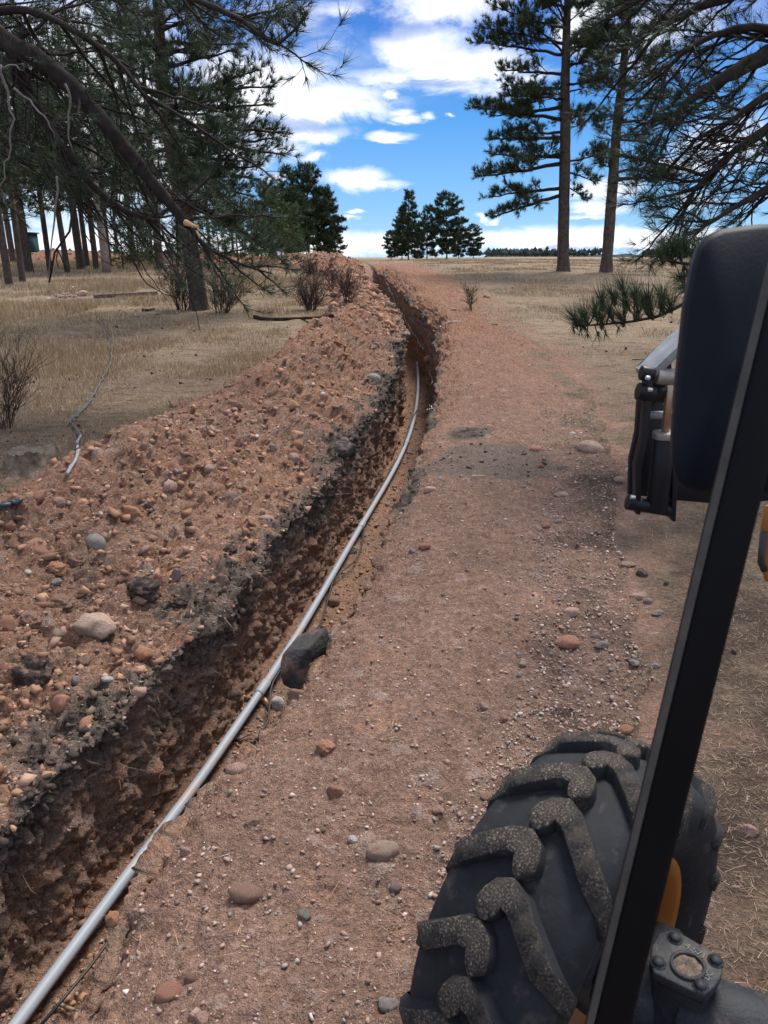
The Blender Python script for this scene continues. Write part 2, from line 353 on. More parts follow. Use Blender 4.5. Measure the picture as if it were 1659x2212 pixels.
# smooth normals of the coarse ground, used by the scatterers
N1 = nrm(P); N1[N1[:, 2] < 0] *= -1
peb = np.where(clod2*(K != 0) > .05, I2, 0)
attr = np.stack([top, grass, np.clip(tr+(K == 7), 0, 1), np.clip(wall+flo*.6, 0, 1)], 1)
mk = (K == 6)*(P[:, 1] < 9)
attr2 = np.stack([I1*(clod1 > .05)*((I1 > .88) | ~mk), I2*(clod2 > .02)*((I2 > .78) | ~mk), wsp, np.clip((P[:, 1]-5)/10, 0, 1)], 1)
ii = np.arange(NR-1)[:, None]*NC+np.arange(NC-1)[None, :]
Q = np.stack([ii, ii+1, ii+NC+1, ii+NC], 2).reshape(-1, 4)
colk = KD[0][:-1]
gm, gb, gp = mat('soil_and_field', 1.0, .12)
def ground_material(b, p):
    co = b.n('ShaderNodeTexCoord').outputs['Object']
    A = b.n('ShaderNodeAttribute', attribute_name='soil'); B = b.n('ShaderNodeAttribute', attribute_name='clod')
    sa = b.n('ShaderNodeSeparateColor'); b.l(A.outputs['Color'], sa.inputs[0])
    sb = b.n('ShaderNodeSeparateColor'); b.l(B.outputs['Color'], sb.inputs[0])
    n_lo = b.noise(co, 1.1, 4, .55); n_md = b.noise(co, 7, 5, .6); n_hi = b.noise(co, 45, 5, .7); n_vh = b.noise(co, 170, 3, .7)
    red = b.mix(b.ramp(n_lo, [(.35, 0.), (.65, 1.)]), (.290, .168, .117, 1), (.400, .248, .182, 1))
    red = b.mix(b.ramp(n_md, [(.4, 0.), (.68, 1.)]), red, (.250, .138, .092, 1))
    red = b.mix(b.m('MULTIPLY', B.outputs['Alpha'], .65), red, (.335, .170, .098, 1))
    red = b.mix(b.ramp(b.noise(co, .85, 6, .68, .5), [(.50, 0.), (.62, .65)]), red, (.225, .160, .128, 1))
    red = b.mix(b.ramp(b.noise(co, 3.4, 5, .6), [(.58, 0.), (.70, .6)]), red, (.46, .32, .245, 1))
    tramp = b.mix(b.ramp(n_lo, [(.35, 0.), (.65, 1.)]), (.300, .196, .155, 1), (.215, .142, .114, 1))
    tramp = b.mix(b.ramp(b.noise(co, 3.1, 5, .6), [(.5, 0.), (.72, 1.)]), tramp, (.320, .195, .140, 1))
    tramp = b.mix(b.m('MULTIPLY', B.outputs['Alpha'], .45), tramp, (.315, .180, .115, 1))
    c = b.mix(sa.outputs[2], red, tramp)
    c = b.mix(1.0, c, (1.0, .975, .925, 1), 'MULTIPLY')
    c = b.mix(1.0, c, b.ramp(b.noise(co, 11, 6, .75), [(.30, .62), (.68, 1.25)]), 'MULTIPLY')
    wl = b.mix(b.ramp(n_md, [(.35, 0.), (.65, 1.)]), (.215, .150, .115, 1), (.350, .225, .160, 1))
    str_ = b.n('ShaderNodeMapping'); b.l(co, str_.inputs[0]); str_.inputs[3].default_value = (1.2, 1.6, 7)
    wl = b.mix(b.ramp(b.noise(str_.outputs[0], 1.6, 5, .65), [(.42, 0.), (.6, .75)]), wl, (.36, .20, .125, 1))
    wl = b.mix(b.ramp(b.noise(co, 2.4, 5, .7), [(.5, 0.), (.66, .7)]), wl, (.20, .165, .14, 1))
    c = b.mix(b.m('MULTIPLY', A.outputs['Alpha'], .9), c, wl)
    # clods and half buried stones have colours of their own
    st = b.ramp(sb.outputs[1], [(0, (.30, .15, .095)), (.55, (.33, .17, .11)), (.68, (.42, .25, .19)), (.78, (.25, .17, .14)), (.86, (.44, .34, .29)), (.93, (.17, .12, .10)), (.97, (.50, .42, .36))], 'CONSTANT')
    c = b.mix(b.m('MULTIPLY', b.sstep(sb.outputs[1], .5, .53), .38), c, st)
    st2 = b.ramp(sb.outputs[0], [(0, (.30, .15, .095)), (.7, (.36, .20, .14)), (.85, (.24, .16, .13)), (.93, (.38, .29, .25))], 'CONSTANT')
    c = b.mix(b.m('MULTIPLY', b.sstep(sb.outputs[0], .5, .53), .55), c, st2)
    # fine gravel in the material
    vo = b.n('ShaderNodeTexVoronoi'); b.l(co, vo.inputs['Vector']); vo.inputs['Scale'].default_value = 95
    vo2 = b.n('ShaderNodeTexVoronoi'); b.l(co, vo2.inputs['Vector']); vo2.inputs['Scale'].default_value = 230
    sv = b.n('ShaderNodeSeparateColor'); b.l(vo.outputs['Color'], sv.inputs[0])
    sv2 = b.n('ShaderNodeSeparateColor'); b.l(vo2.outputs['Color'], sv2.inputs[0])
    g1 = b.m('MULTIPLY', b.sstep(sv.outputs[0], .80, .83), b.sstep(vo.outputs['Distance'], .5, .35))
    g2 = b.m('MULTIPLY', b.sstep(sv2.outputs[0], .72, .76), b.sstep(vo2.outputs['Distance'], .5, .35))
    gc = b.ramp(sv.outputs[1], [(0, (.42, .25, .19)), (.4, (.30, .19, .15)), (.65, (.50, .38, .32)), (.85, (.22, .16, .14)), (.95, (.62, .56, .50))], 'CONSTANT')
    gc2 = b.ramp(sv2.outputs[1], [(0, (.45, .29, .22)), (.5, (.26, .15, .11)), (.75, (.46, .34, .28)), (.95, (.58, .52, .47))], 'CONSTANT')
    c = b.mix(b.m('MULTIPLY', g2, .55), c, gc2); c = b.mix(b.m('MULTIPLY', g1, .7), c, gc)
    ts = b.mix(b.ramp(b.noise(co, 6, 6, .7), [(.38, 0.), (.62, 1.)]), (.042, .034, .029, 1), (.185, .145, .120, 1))
    c = b.mix(b.sstep(sa.outputs[0], 0.0, .45), c, (.205, .152, .122, 1))
    c = b.mix(b.m('MULTIPLY', b.sstep(sa.outputs[0], .35, .95), .95), c, ts)
    gr = b.mix(b.ramp(b.noise(co, 1.3, 6, .65), [(.35, 0.), (.68, 1.)]), (.175, .125, .088, 1), (.360, .270, .175, 1))
    gr = b.mix(b.ramp(b.noise(co, .12, 4, .6), [(.4, 0.), (.65, 1.)]), gr, (.305, .235, .165, 1))
    fib = b.n('ShaderNodeMapping'); b.l(co, fib.inputs[0]); fib.inputs[3].default_value = (1, 3.2, 1)
    nf = b.noise(fib.outputs[0], 28, 5, .75, 1.2)
    gr = b.mix(b.ramp(nf, [(.42, 0.), (.62, .8)]), gr, (.45, .35, .235, 1))
    gr = b.mix(b.ramp(b.noise(fib.outputs[0], 2.6, 6, .7, .6), [(.48, 0.), (.64, .8)]), gr, (.15, .105, .078, 1))
    gr = b.mix(b.ramp(b.noise(co, 38, 4, .7, .8), [(.52, 0.), (.66, .75)]), gr, (.07, .05, .036, 1))
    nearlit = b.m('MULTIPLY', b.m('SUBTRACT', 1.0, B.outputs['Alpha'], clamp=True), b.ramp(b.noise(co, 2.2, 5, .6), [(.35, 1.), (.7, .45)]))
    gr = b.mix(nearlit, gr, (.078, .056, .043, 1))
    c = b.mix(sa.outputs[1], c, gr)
    hv = b.ramp(n_hi, [(.28, .55), (.72, 1.40)]); c = b.mix(1.0, c, hv, 'MULTIPLY')
    b.l(c, p.inputs['Base Color'])
    h = b.m('ADD', b.m('ADD', b.m('MULTIPLY', n_hi, 1.3), b.m('MULTIPLY', b.noise(co, 15, 4, .65), 3.0)), b.m('MULTIPLY', n_vh, .6))
    h = b.m('ADD', h, b.m('MULTIPLY', b.m('SUBTRACT', .5, vo.outputs['Distance'], clamp=True), .9))
    h = b.m('ADD', h, b.m('MULTIPLY', b.m('SUBTRACT', .5, vo2.outputs['Distance'], clamp=True), .5))
    bp = b.n('ShaderNodeBump'); bp.inputs['Strength'].default_value = .9; bp.inputs['Distance'].default_value = .022
    b.l(h, bp.inputs['Height']); b.l(bp.outputs[0], p.inputs['Normal'])
ground_material(gb, gp)
def submesh(name, c0, c1_):
    """columns c0..c1_ of the terrain grid as an object of the setting; borders share their vertices' positions"""
    cols = np.arange(c0, c1_+1); n = len(cols)
    V = P0[:, cols].reshape(-1, 3)
    i2 = np.arange(NR-1)[:, None]*n+np.arange(n-1)[None, :]
    F = np.stack([i2, i2+1, i2+n+1, i2+n], 2).reshape(-1, 4)
    sel = (np.arange(NR)[:, None]*NC+cols[None, :]).ravel()
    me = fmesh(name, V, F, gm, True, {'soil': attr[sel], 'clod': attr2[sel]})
    return tag(link(name, me), kind='structure')
off = np.cumsum([0]+[a[0].shape[1] for a in segs])
submesh('field_ground', 0, off[1])
submesh('spoil_bank', off[1], off[3])
submesh('trench', off[3], off[6])
submesh('dirt_track', off[6], off[7])
submesh('meadow_ground', off[7], NC-1)
# outer apron so the plain reaches the horizon
def apron():
    a = []
    me = fmesh('plain', [(-6000, -40, -1.5), (6000, -40, -1.5), (6000, 8000, -1.5), (-6000, 8000, -1.5)], [(0, 1, 2, 3)], gm, True,
               {'soil': [(0, 1, 0, 0)]*4, 'clod': [(0, 0, 0, 1)]*4})
    tag(link('far_plain', me), kind='structure')
apron()
keep = (P0[:-1, :-1, 1] < 60) & (np.abs(P0[:-1, :-1, 0]) < 45)
QF = Q.reshape(NR-1, NC-1, 4)[keep]
BV = BVHTree.FromPolygons(P.tolist(), QF.tolist(), all_triangles=False)
O0 = Vector((0, 0, CAMH))
def hit(x, y):
    d_ = ray(x, y).normalized(); r = BV.ray_cast(O0, d_)
    if r[0] is None:
        return Vector((d_.x/d_.y*58, 58, float(Tz(58)))), Vector((0, 0, 1)), 58.0
    n = r[1] if r[1].z > -.2 else -r[1]
    return r[0], n, (r[0]-O0).dot(Vector((0, math.cos(PITCH), -math.sin(PITCH))))
def gz(x, y):
    r = BV.ray_cast(Vector((x, y, 20)), Vector((0, 0, -1)))
    return r[0].z if r[0] is not None else float(Tz(y))

# scatter on the grid cells
GP = P0; ca = np.linalg.norm(np.cross(GP[:-1, 1:]-GP[:-1, :-1], GP[1:, :-1]-GP[:-1, :-1]), axis=2)
cY = GP[:-1, :-1, 1]; cX = GP[:-1, :-1, 0]; cK = KD[:-1, :-1]
cG = grass.reshape(NR, NC)[:-1, :-1]; cTop = top.reshape(NR, NC)[:-1, :-1]; cW = wsp.reshape(NR, NC)[:-1, :-1]
cD = np.hypot(cX, cY)+1.5
inview = (cY > 1.0) & (np.abs(cX) < cY*.62+2.0)
def scatter(n, w):
    w = (w*ca*inview).ravel(); c = np.cumsum(w); c /= c[-1]
    k = np.searchsorted(c, rng.random(n)); r, q = np.divmod(k, NC-1)
    u = rng.random(n)[:, None]; v = rng.random(n)[:, None]
    p = (GP[r, q]*(1-u)+GP[r, q+1]*u)*(1-v)+(GP[r+1, q]*(1-u)+GP[r+1, q+1]*u)*v
    nn = N1.reshape(NR, NC, 3)[r, q]; return p, nn
# ------------------------------------------------------------------ materials of the things
M_bark = simple('pine_bark', (.088, .068, .057), .95, .1, 0, .45, 9, .02, 22)
M_barkd = simple('dark_bark', (.036, .029, .027), .95, .1, 0, .4, 9, .012, 26)
M_dead = simple('bleached_wood', (.16, .148, .138), .9, .1, 0, .3, 14, .003, 60)
M_fresh = simple('fresh_split_wood', (.60, .38, .19), .8, .2, 0, .2, 20)
M_twig = simple('shrub_twig', (.065, .045, .042), .9, .1, 0, .3, 20)
M_oldw = simple('weathered_wood', (.155, .125, .10), .95, .1, 0, .4, 12, .01, 40)
M_stump = simple('stump_wood', (.150, .118, .090), .95, .1, 0, .8, 10, .012, 50)
M_cut = simple('cut_wood_face', (.42, .31, .20), .85, .2, 0, .25, 24)
M_root = simple('root', (.27, .18, .115), .9, .15, 0, .4, 30)
M_black = simple('black_paint', (.009, .010, .013), .45, .25, 0, .25, 6, 0, 60, ((.16, .13, .11), 5, .62, .2))
M_post = simple('cab_black_paint', (.004, .004, .005), .5, .12, 0, .2, 6)
M_mirror = simple('mirror_shell_plastic', (.007, .009, .015), .55, .12, 0, .2, 5, .0005, 200)
M_rub = simple('tyre_rubber', (.015, .016, .019), .78, .25, 0, .3, 14, .002, 60, ((.10, .082, .068), 16, .54, .35))
M_lug = simple('lug_rubber', (.034, .031, .030), .9, .15, 0, .4, 40, .005, 130, ((.27, .215, .17), 150, .47, .55))
def lug_mat():
    m, b, p = mat('lug_rubber', .9, .15); co = b.n('ShaderNodeTexCoord').outputs['Object']
    fine = b.noise(co, 170, 4, .75); mid = b.noise(co, 30, 5, .6); big = b.noise(co, 9, 4, .6)
    base = b.mix(b.ramp(mid, [(.35, 0.), (.65, 1.)]), (.016, .016, .017, 1), (.050, .044, .038, 1))
    amt = b.m('MULTIPLY', b.sstep(fine, .48, .66), b.m('ADD', .15, b.m('MULTIPLY', b.sstep(big, .38, .62), .75)))
    c = b.mix(amt, base, b.ramp(b.noise(co, 260, 2, .6), [(.35, (.13, .10, .078)), (.55, (.26, .205, .16)), (.72, (.46, .38, .31))]))
    b.l(c, p.inputs['Base Color'])
    bp = b.n('ShaderNodeBump'); bp.inputs['Strength'].default_value = .9; bp.inputs['Distance'].default_value = .004
    b.l(b.m('ADD', fine, mid), bp.inputs['Height']); b.l(bp.outputs[0], p.inputs['Normal']); return m
M_lug = lug_mat()
M_letter = simple('worn_cast_letter', (.11, .105, .10), .6, .4)
M_steel = simple('dull_steel', (.30, .27, .24), .5, .5, .6, .25, 18, 0, 50, ((.23, .17, .13), 12, .5, .7))
M_rod = simple('hydraulic_rod', (.36, .27, .21), .28, .6, .9, .15, 9)
M_bolt = simple('bolt_zinc', (.5, .52, .55), .4, .5, .8, .2, 30)
M_plate = simple('worn_grey_plate', (.24, .25, .26), .5, .5, .3, .3, 14)
M_orange = simple('orange_yellow_paint', (.27, .088, .008), .55, .5, 0, .15, 6, 0, 60, ((.10, .07, .05), 9, .55, .6))
M_cast = simple('dark_cast_iron', (.016, .018, .022), .6, .4, .1, .35, 14, .003, 90, ((.13, .10, .078), 9, .54, .5))
M_mud = simple('dried_mud', (.17, .13, .10), 1, .1, 0, .5, 40, .01, 70)
M_pipe = simple('grey_conduit', (.29, .32, .36), .5, .35, 0, .05, 3, 0, 60, ((.38, .26, .19), 5, .50, .75))
M_ink = simple('dark_ink', (.05, .06, .08), .6, .3)
M_cable = simple('black_cable', (.022, .022, .022), .5, .4)
M_ropeY = simple('pale_yellow_rope', (.46, .44, .31), .9, .1, 0, .2, 60)
M_ropeB = simple('black_rope', (.03, .03, .035), .9, .1)
M_twine = simple('white_twine', (.62, .62, .58), .9, .1)
M_hose = simple('grey_hose', (.09, .095, .095), .6, .3, 0, .3, 10)
M_hosep = simple('pale_grey_hose', (.24, .25, .255), .5, .35, 0, .2, 8)
M_hoseb = simple('blue_black_hose', (.02, .035, .055), .45, .45)
M_shed = simple('dark_teal_board', (.02, .06, .07), .8, .2)

def rock_mat():
    m, b, p = mat('stone', .93, .18)
    oi = b.n('ShaderNodeObjectInfo'); co = b.n('ShaderNodeTexCoord').outputs['Object']
    n1_ = b.noise(co, 3.2, 6, .65, .4); n2_ = b.noise(co, 14, 5, .7)
    c = b.mix(1.0, oi.outputs['Color'], b.ramp(n2_, [(.25, .6), (.75, 1.35)]), 'MULTIPLY')
    c = b.mix(b.m('MULTIPLY', b.sstep(n1_, .48, .66), .7), c, (.33, .205, .15, 1))    # clinging soil
    b.l(c, p.inputs['Base Color'])
    bp = b.n('ShaderNodeBump'); bp.inputs['Strength'].default_value = .8; bp.inputs['Distance'].default_value = .03
    b.l(n2_, bp.inputs['Height']); b.l(bp.outputs[0], p.inputs['Normal'])
    return m
M_rock = rock_mat()
def tint_mat(name, pts, rough=.95, spec=.15, sub=0):
    m, b, p = mat(name, rough, spec)
    a = b.n('ShaderNodeAttribute', attribute_name='tint'); s_ = b.n('ShaderNodeSeparateColor'); b.l(a.outputs['Color'], s_.inputs[0])
    c = b.ramp(s_.outputs[0], pts)
    v = b.ramp(s_.outputs[1], [(0, .65), (1, 1.35)])
    b.l(b.mix(1.0, c, v, 'MULTIPLY'), p.inputs['Base Color'])
    if sub: p.inputs['Transmission Weight'].default_value = 0
    return m
M_gravel = tint_mat('gravel', [(0, (.30, .19, .145)), (.3, (.38, .25, .20)), (.5, (.26, .18, .15)), (.68, (.46, .34, .29)), (.82, (.24, .21, .195)), (.93, (.42, .35, .30)), (.975, (.56, .52, .48)), (1, (.10, .085, .08))])
M_clod = tint_mat('dug_clods', [(0, (.25, .135, .086)), (.5, (.33, .19, .125)), (.85, (.21, .135, .10)), (1, (.36, .24, .175))])
M_dclod = tint_mat('dark_soil_crumbs', [(0, (.045, .035, .03)), (.6, (.09, .068, .055)), (1, (.15, .11, .085))])
M_needle = tint_mat('pine_needles', [(0, (.024, .042, .024)), (.5, (.044, .070, .034)), (.85, (.080, .105, .045)), (1, (.13, .115, .055))], .6, .25)
M_needley = tint_mat('young_pine_needles', [(0, (.045, .075, .028)), (.5, (.07, .11, .035)), (1, (.12, .15, .05))], .6, .25)
M_grass = tint_mat('dry_grass', [(0, (.27, .19, .12)), (.5, (.47, .36, .225)), (.8, (.60, .49, .33)), (1, (.20, .13, .09))], .9, .15)
M_litter = tint_mat('fallen_needles', [(0, (.25, .15, .10)), (.5, (.36, .25, .175)), (1, (.48, .38, .29))], .9, .15)

# ------------------------------------------------------------------ mesh builders
class Buf:
    """collects quads of simple solids"""
    def __init__(s): s.v = []; s.f = []; s.n = 0
    def add(s, V, F):
        V = np.asarray(V, float); F = np.asarray(F, int)
        s.v.append(V); s.f.append(F+s.n); s.n += len(V)
    def tube(s, pts, rad, sides=8, caps=True, jit=0, seed=0):
        pts = [Vector(p) for p in pts]; n = len(pts)
        rad = [rad]*n if isinstance(rad, (int, float)) else list(rad)
        t0 = (pts[1]-pts[0]).normalized(); up = Vector((0, 0, 1)) if abs(t0.z) < .9 else Vector((1, 0, 0))
        a = t0.cross(up).normalized(); V = []
        rr = random.Random(seed)
        lump = [1+jit*(rr.random()-.5) for _ in range(sides)]
        for i in range(n):
            t = (pts[min(i+1, n-1)]-pts[max(i-1, 0)]).normalized()
            a = (a-t*a.dot(t)).normalized(); c = t.cross(a)
            for k in range(sides):
                th = 2*math.pi*k/sides; r = rad[i]*(lump[k]+(jit*.6*(rr.random()-.5) if jit else 0))
                V.append(pts[i]+(a*math.cos(th)+c*math.sin(th))*r)
        F = []
        for i in range(n-1):
            for k in range(sides):
                k2 = (k+1) % sides; F.append((i*sides+k, i*sides+k2, (i+1)*sides+k2, (i+1)*sides+k))
        if caps:
            V.append(pts[0]); V.append(pts[-1]); m = n*sides
            for k in range(0, sides, 2):
                k1, k2 = (k+1) % sides, (k+2) % sides
                F.append((m, k2, k1, k)); F.append((m+1, (n-1)*sides+k, (n-1)*sides+k1, (n-1)*sides+k2))
        s.add(V, F); return s
    def box(s, c, sx, sy, sz, rot=None):
        V = [Vector((x*sx/2, y*sy/2, z*sz/2)) for x in (-1, 1) for y in (-1, 1) for z in (-1, 1)]
        if rot: V = [rot @ v for v in V]
        V = [v+Vector(c) for v in V]
        s.add(V, [(0, 1, 3, 2), (4, 6, 7, 5), (0, 4, 5, 1), (2, 3, 7, 6), (0, 2, 6, 4), (1, 5, 7, 3)]); return s
    def prism(s, front, back):
        """outline loops (same count, even) front/back"""
        n = len(front); V = list(front)+list(back)
        cf = sum((Vector(p) for p in front), Vector())/n; cb = sum((Vector(p) for p in back), Vector())/n
        V += [cf, cb]; F = [(i, (i+1) % n, n+(i+1) % n, n+i) for i in range(n)]
        for i in range(0, n, 2):
            F.append((2*n, (i+2) % n, (i+1) % n, i)); F.append((2*n+1, n+i, n+(i+1) % n, n+(i+2) % n))
        s.add(V, F); return s
    def mesh(s, name, m, smooth=False):
        return fmesh(name, np.concatenate(s.v), np.concatenate(s.f), m, smooth)
def bevel(o, w=.004, seg=2, ang=35):
    md = o.modifiers.new('bevel', 'BEVEL'); md.width = w; md.segments = seg; md.limit_method = 'ANGLE'; md.angle_limit = R(ang)
    return o
# many thin segments as one mesh (numpy)
def seg_mesh(A, B, ra, rb, sides=4):
    A = np.asarray(A, float); B = np.asarray(B, float); ra = np.asarray(ra, float); rb = np.asarray(rb, float)
    t = B-A; t /= np.maximum(np.linalg.norm(t, axis=1, keepdims=True), 1e-9)
    up = np.where(np.abs(t[:, 2:3]) < .9, np.array([[0, 0, 1.]]), np.array([[1., 0, 0]]))
    a = np.cross(t, up); a /= np.linalg.norm(a, axis=1, keepdims=True); c = np.cross(t, a)
    V = []
    for E_, r_ in ((A, ra), (B, rb)):
        for k in range(sides):
            th = 2*math.pi*k/sides; V.append(E_+(a*math.cos(th)+c*math.sin(th))*r_[:, None])
    V = np.stack(V, 1); n = len(A)
    base = np.arange(n)[:, None]*2*sides; F = []
    for k in range(sides):
        k2 = (k+1) % sides; F.append(np.concatenate([base+k, base+k2, base+sides+k2, base+sides+k], 1))
    return V.reshape(-1, 3), np.stack(F, 1).reshape(-1, 4)
def needles(pos, dr, ln, n, width, spread=.75, seed=0, tshift=0):
    """tufts of needles: n long thin triangles round each tip"""
    g = np.random.default_rng(seed)
    T_ = len(pos); pos = np.repeat(pos, n, 0); dr_ = np.repeat(dr, n, 0); L = np.repeat(ln, n)*(.75+.4*g.random(T_*n))
    q = g.normal(size=(T_*n, 3)); q /= np.linalg.norm(q, axis=1, keepdims=True)
    d = dr_+q*spread*(.55+.7*g.random((T_*n, 1))); d /= np.linalg.norm(d, axis=1, keepdims=True)
    start = pos-dr_*(np.repeat(ln, n)*.45*g.random(T_*n))[:, None]
    w = np.cross(d, g.normal(size=d.shape)); w /= np.maximum(np.linalg.norm(w, axis=1, keepdims=True), 1e-9)
    wd = np.repeat(width if np.ndim(width) else np.full(T_, width), n)[:, None]
    V = np.stack([start+w*wd/2, start-w*wd/2, start+d*L[:, None]], 1).reshape(-1, 3)
    F = np.arange(len(V)).reshape(-1, 3)
    t1 = np.repeat(np.clip(g.random(T_)*.8+tshift, 0, 1), n)+g.normal(size=T_*n)*.05; t2 = g.random(T_*n)
    tint = np.zeros((T_*n, 4)); tint[:, 0] = np.clip(t1, 0, 1); tint[:, 1] = t2
    return V, F, np.repeat(tint, 3, 0)

# ------------------------------------------------------------------ pines
UP = Vector((0, 0, 1))
def bez(a, b_, c_, n):
    return [a*(1-t)**2+b_*2*t*(1-t)+c_*t*t for t in [i/n for i in range(n+1)]]
class Pine:
    def __init__(s, seed, scale=1.0): s.r = random.Random(seed); s.seg = []; s.tuft = []; s.sc = scale; s.mains = []
    def rv(s, m=1): return Vector((s.r.uniform(-m, m), s.r.uniform(-m, m), s.r.uniform(-m, m)))
    def path(s, pts, r0, r1, bare=False):
        n = len(pts)-1
        for i in range(n):
            s.seg.append((pts[i], pts[i+1], r0+(r1-r0)*i/n, r0+(r1-r0)*(i+1)/n))
    def twig(s, a, d, L, r, tuftlen, dens=1.0):
        n = 3; pts = [a]; dd = d.normalized()
        for i in range(n):
            dd = (dd+s.rv(.28)+UP*.13).normalized(); pts.append(pts[-1]+dd*L/n)
        s.path(pts, r, r*.6)
        s.tuft.append((pts[-1], dd, tuftlen))
        if L > .3*s.sc and s.r.random() < .8*dens: s.tuft.append((pts[-2]+dd*L*.1, (dd+s.rv(.5)).normalized(), tuftlen*.9))
        return pts
    def branch(s, a, tip, r, sag=.1, sub=9, sublen=.33, tuftlen=.14, dens=1.0, flat=.45, start=.25, mid=None, deadfrac=.1, twn=3):
        L = (tip-a).length
        m = (a+tip)/2+UP*(-sag*L)+s.rv(.05)*L if mid is None else mid
        pts = bez(a, m, tip, 9)
        pts = [p+s.rv(.012)*L if 0 < i < 9 else p for i, p in enumerate(pts)]
        s.path(pts, r, r*.22)
        ax = (tip-a).normalized(); side = ax.cross(UP)
        side = side.normalized() if side.length > .1 else Vector((1, 0, 0))
        for k in range(sub):
            t = start+(1-start)*(k+s.r.random())/sub; i = min(8, int(t*9)); p = pts[i].lerp(pts[i+1], t*9-i)
            tang = (pts[i+1]-pts[i]).normalized()
            sgn = 1 if k % 2 else -1
            d = (tang*.75+side*sgn*s.r.uniform(.35, 1.0)+UP*s.r.uniform(-flat*.6, flat)).normalized()
            l = L*sublen*(1.15-t)*s.r.uniform(.55, 1.25)
            l = max(l, .22*s.sc)
            dead = s.r.random() < deadfrac and t < .6
            q = [p]; dd = d
            nn = 4
            for j in range(nn):
                dd = (dd+s.rv(.22)+UP*(.06 if not dead else -.15)).normalized(); q.append(q[-1]+dd*l/nn)
            rr = max(r*.33*(1.1-t), .0045*s.sc)
            s.path(q, rr, rr*.45)
            if dead: continue
            s.tuft.append((q[-1], dd, tuftlen))
            nt_ = max(1, int(twn*dens*(l/(.45*s.sc))**.7))
            for j in range(nt_):
                tt = .35+.65*(j+s.r.random())/nt_; jj = min(nn-1, int(tt*nn)); pp = q[jj].lerp(q[jj+1], tt*nn-jj)
                d3 = ((q[jj+1]-q[jj]).normalized()*.8+s.rv(.75)+UP*.25)
                s.twig(pp, d3, s.sc*s.r.uniform(.12, .30), rr*.5, tuftlen*s.r.uniform(.8, 1.1), dens)
        d = (pts[-1]-pts[-2]).normalized()
        for j in range(3): s.tuft.append((tip-d*.05*j, (d+s.rv(.3)).normalized(), tuftlen))
    def build(s, root, nneed, width, mneed=None, spread=.75, sides=4, seed=0, limb_m=None, tshift=0):
        A = np.array([x[0] for x in s.seg]); B = np.array([x[1] for x in s.seg]); o = np.array(root.location)
        V, F = seg_mesh(A-o, B-o, [x[2] for x in s.seg], [x[3] for x in s.seg], sides)
        tag(link('limbs', fmesh('limbs', V, F, limb_m or M_barkd, True), root), kind='stuff')
        for pts_, rads_ in s.mains:
            n_ = len(pts_); fine = []; rf = []
            for i in range(n_-1):
                p0_, p1_, p2_, p3_ = pts_[max(i-1, 0)], pts_[i], pts_[i+1], pts_[min(i+2, n_-1)]
                for k in range(5):
                    t = k/5; fine.append(.5*((2*p1_)+(p2_-p0_)*t+(2*p0_-5*p1_+4*p2_-p3_)*t*t+(3*p1_-p0_-3*p2_+p3_)*t**3)-Vector(o)+s.rv(rads_[i]*.12)); rf.append((rads_[i]*(1-t)+rads_[i+1]*t)*s.r.uniform(.93, 1.08))
            fine.append(pts_[-1]-Vector(o)); rf.append(rads_[-1]*.6)
            bb = Buf(); bb.tube(fine, rf, 11, True, .16, len(fine)); link('main_limb', bb.mesh('main_limb', M_barkd, True), root)
        p = np.array([x[0] for x in s.tuft])-o; d = np.array([x[1] for x in s.tuft]); l = np.array([x[2] for x in s.tuft])
        V, F, t = needles(p, d, l, nneed, width, spread, seed, tshift)
        tag(link('crown', fmesh('crown', V, F, mneed or M_needle, False, {'tint': t}), root), kind='stuff')
def trunk_obj(root, pts, rads, m=None, sides=14, flare=True, name='trunk', seed=0):
    pts = [Vector(p) for p in pts]
    # refine the path
    n = 40; P_ = []; Rr = []
    L = [0]
    for i in range(1, len(pts)): L.append(L[-1]+(pts[i]-pts[i-1]).length)
    for i in range(n+1):
        t = L[-1]*(i/n)**1.15; k = max(j for j in range(len(L)) if L[j] <= t+1e-9); k = min(k, len(pts)-2)
        f = (t-L[k])/(L[k+1]-L[k]); P_.append(pts[k].lerp(pts[k+1], f)); r_ = rads[k]+(rads[k+1]-rads[k])*f
        if flare: r_ *= 1+.45*math.exp(-t/(rads[0]*1.1))
        Rr.append(r_)
    b_ = Buf(); b_.tube(P_, Rr, sides, True, .16, seed)
    V = np.concatenate(b_.v); V = V-np.array(root.location)
    return link(name, fmesh(name, V, np.concatenate(b_.f), m or M_bark, True), root)

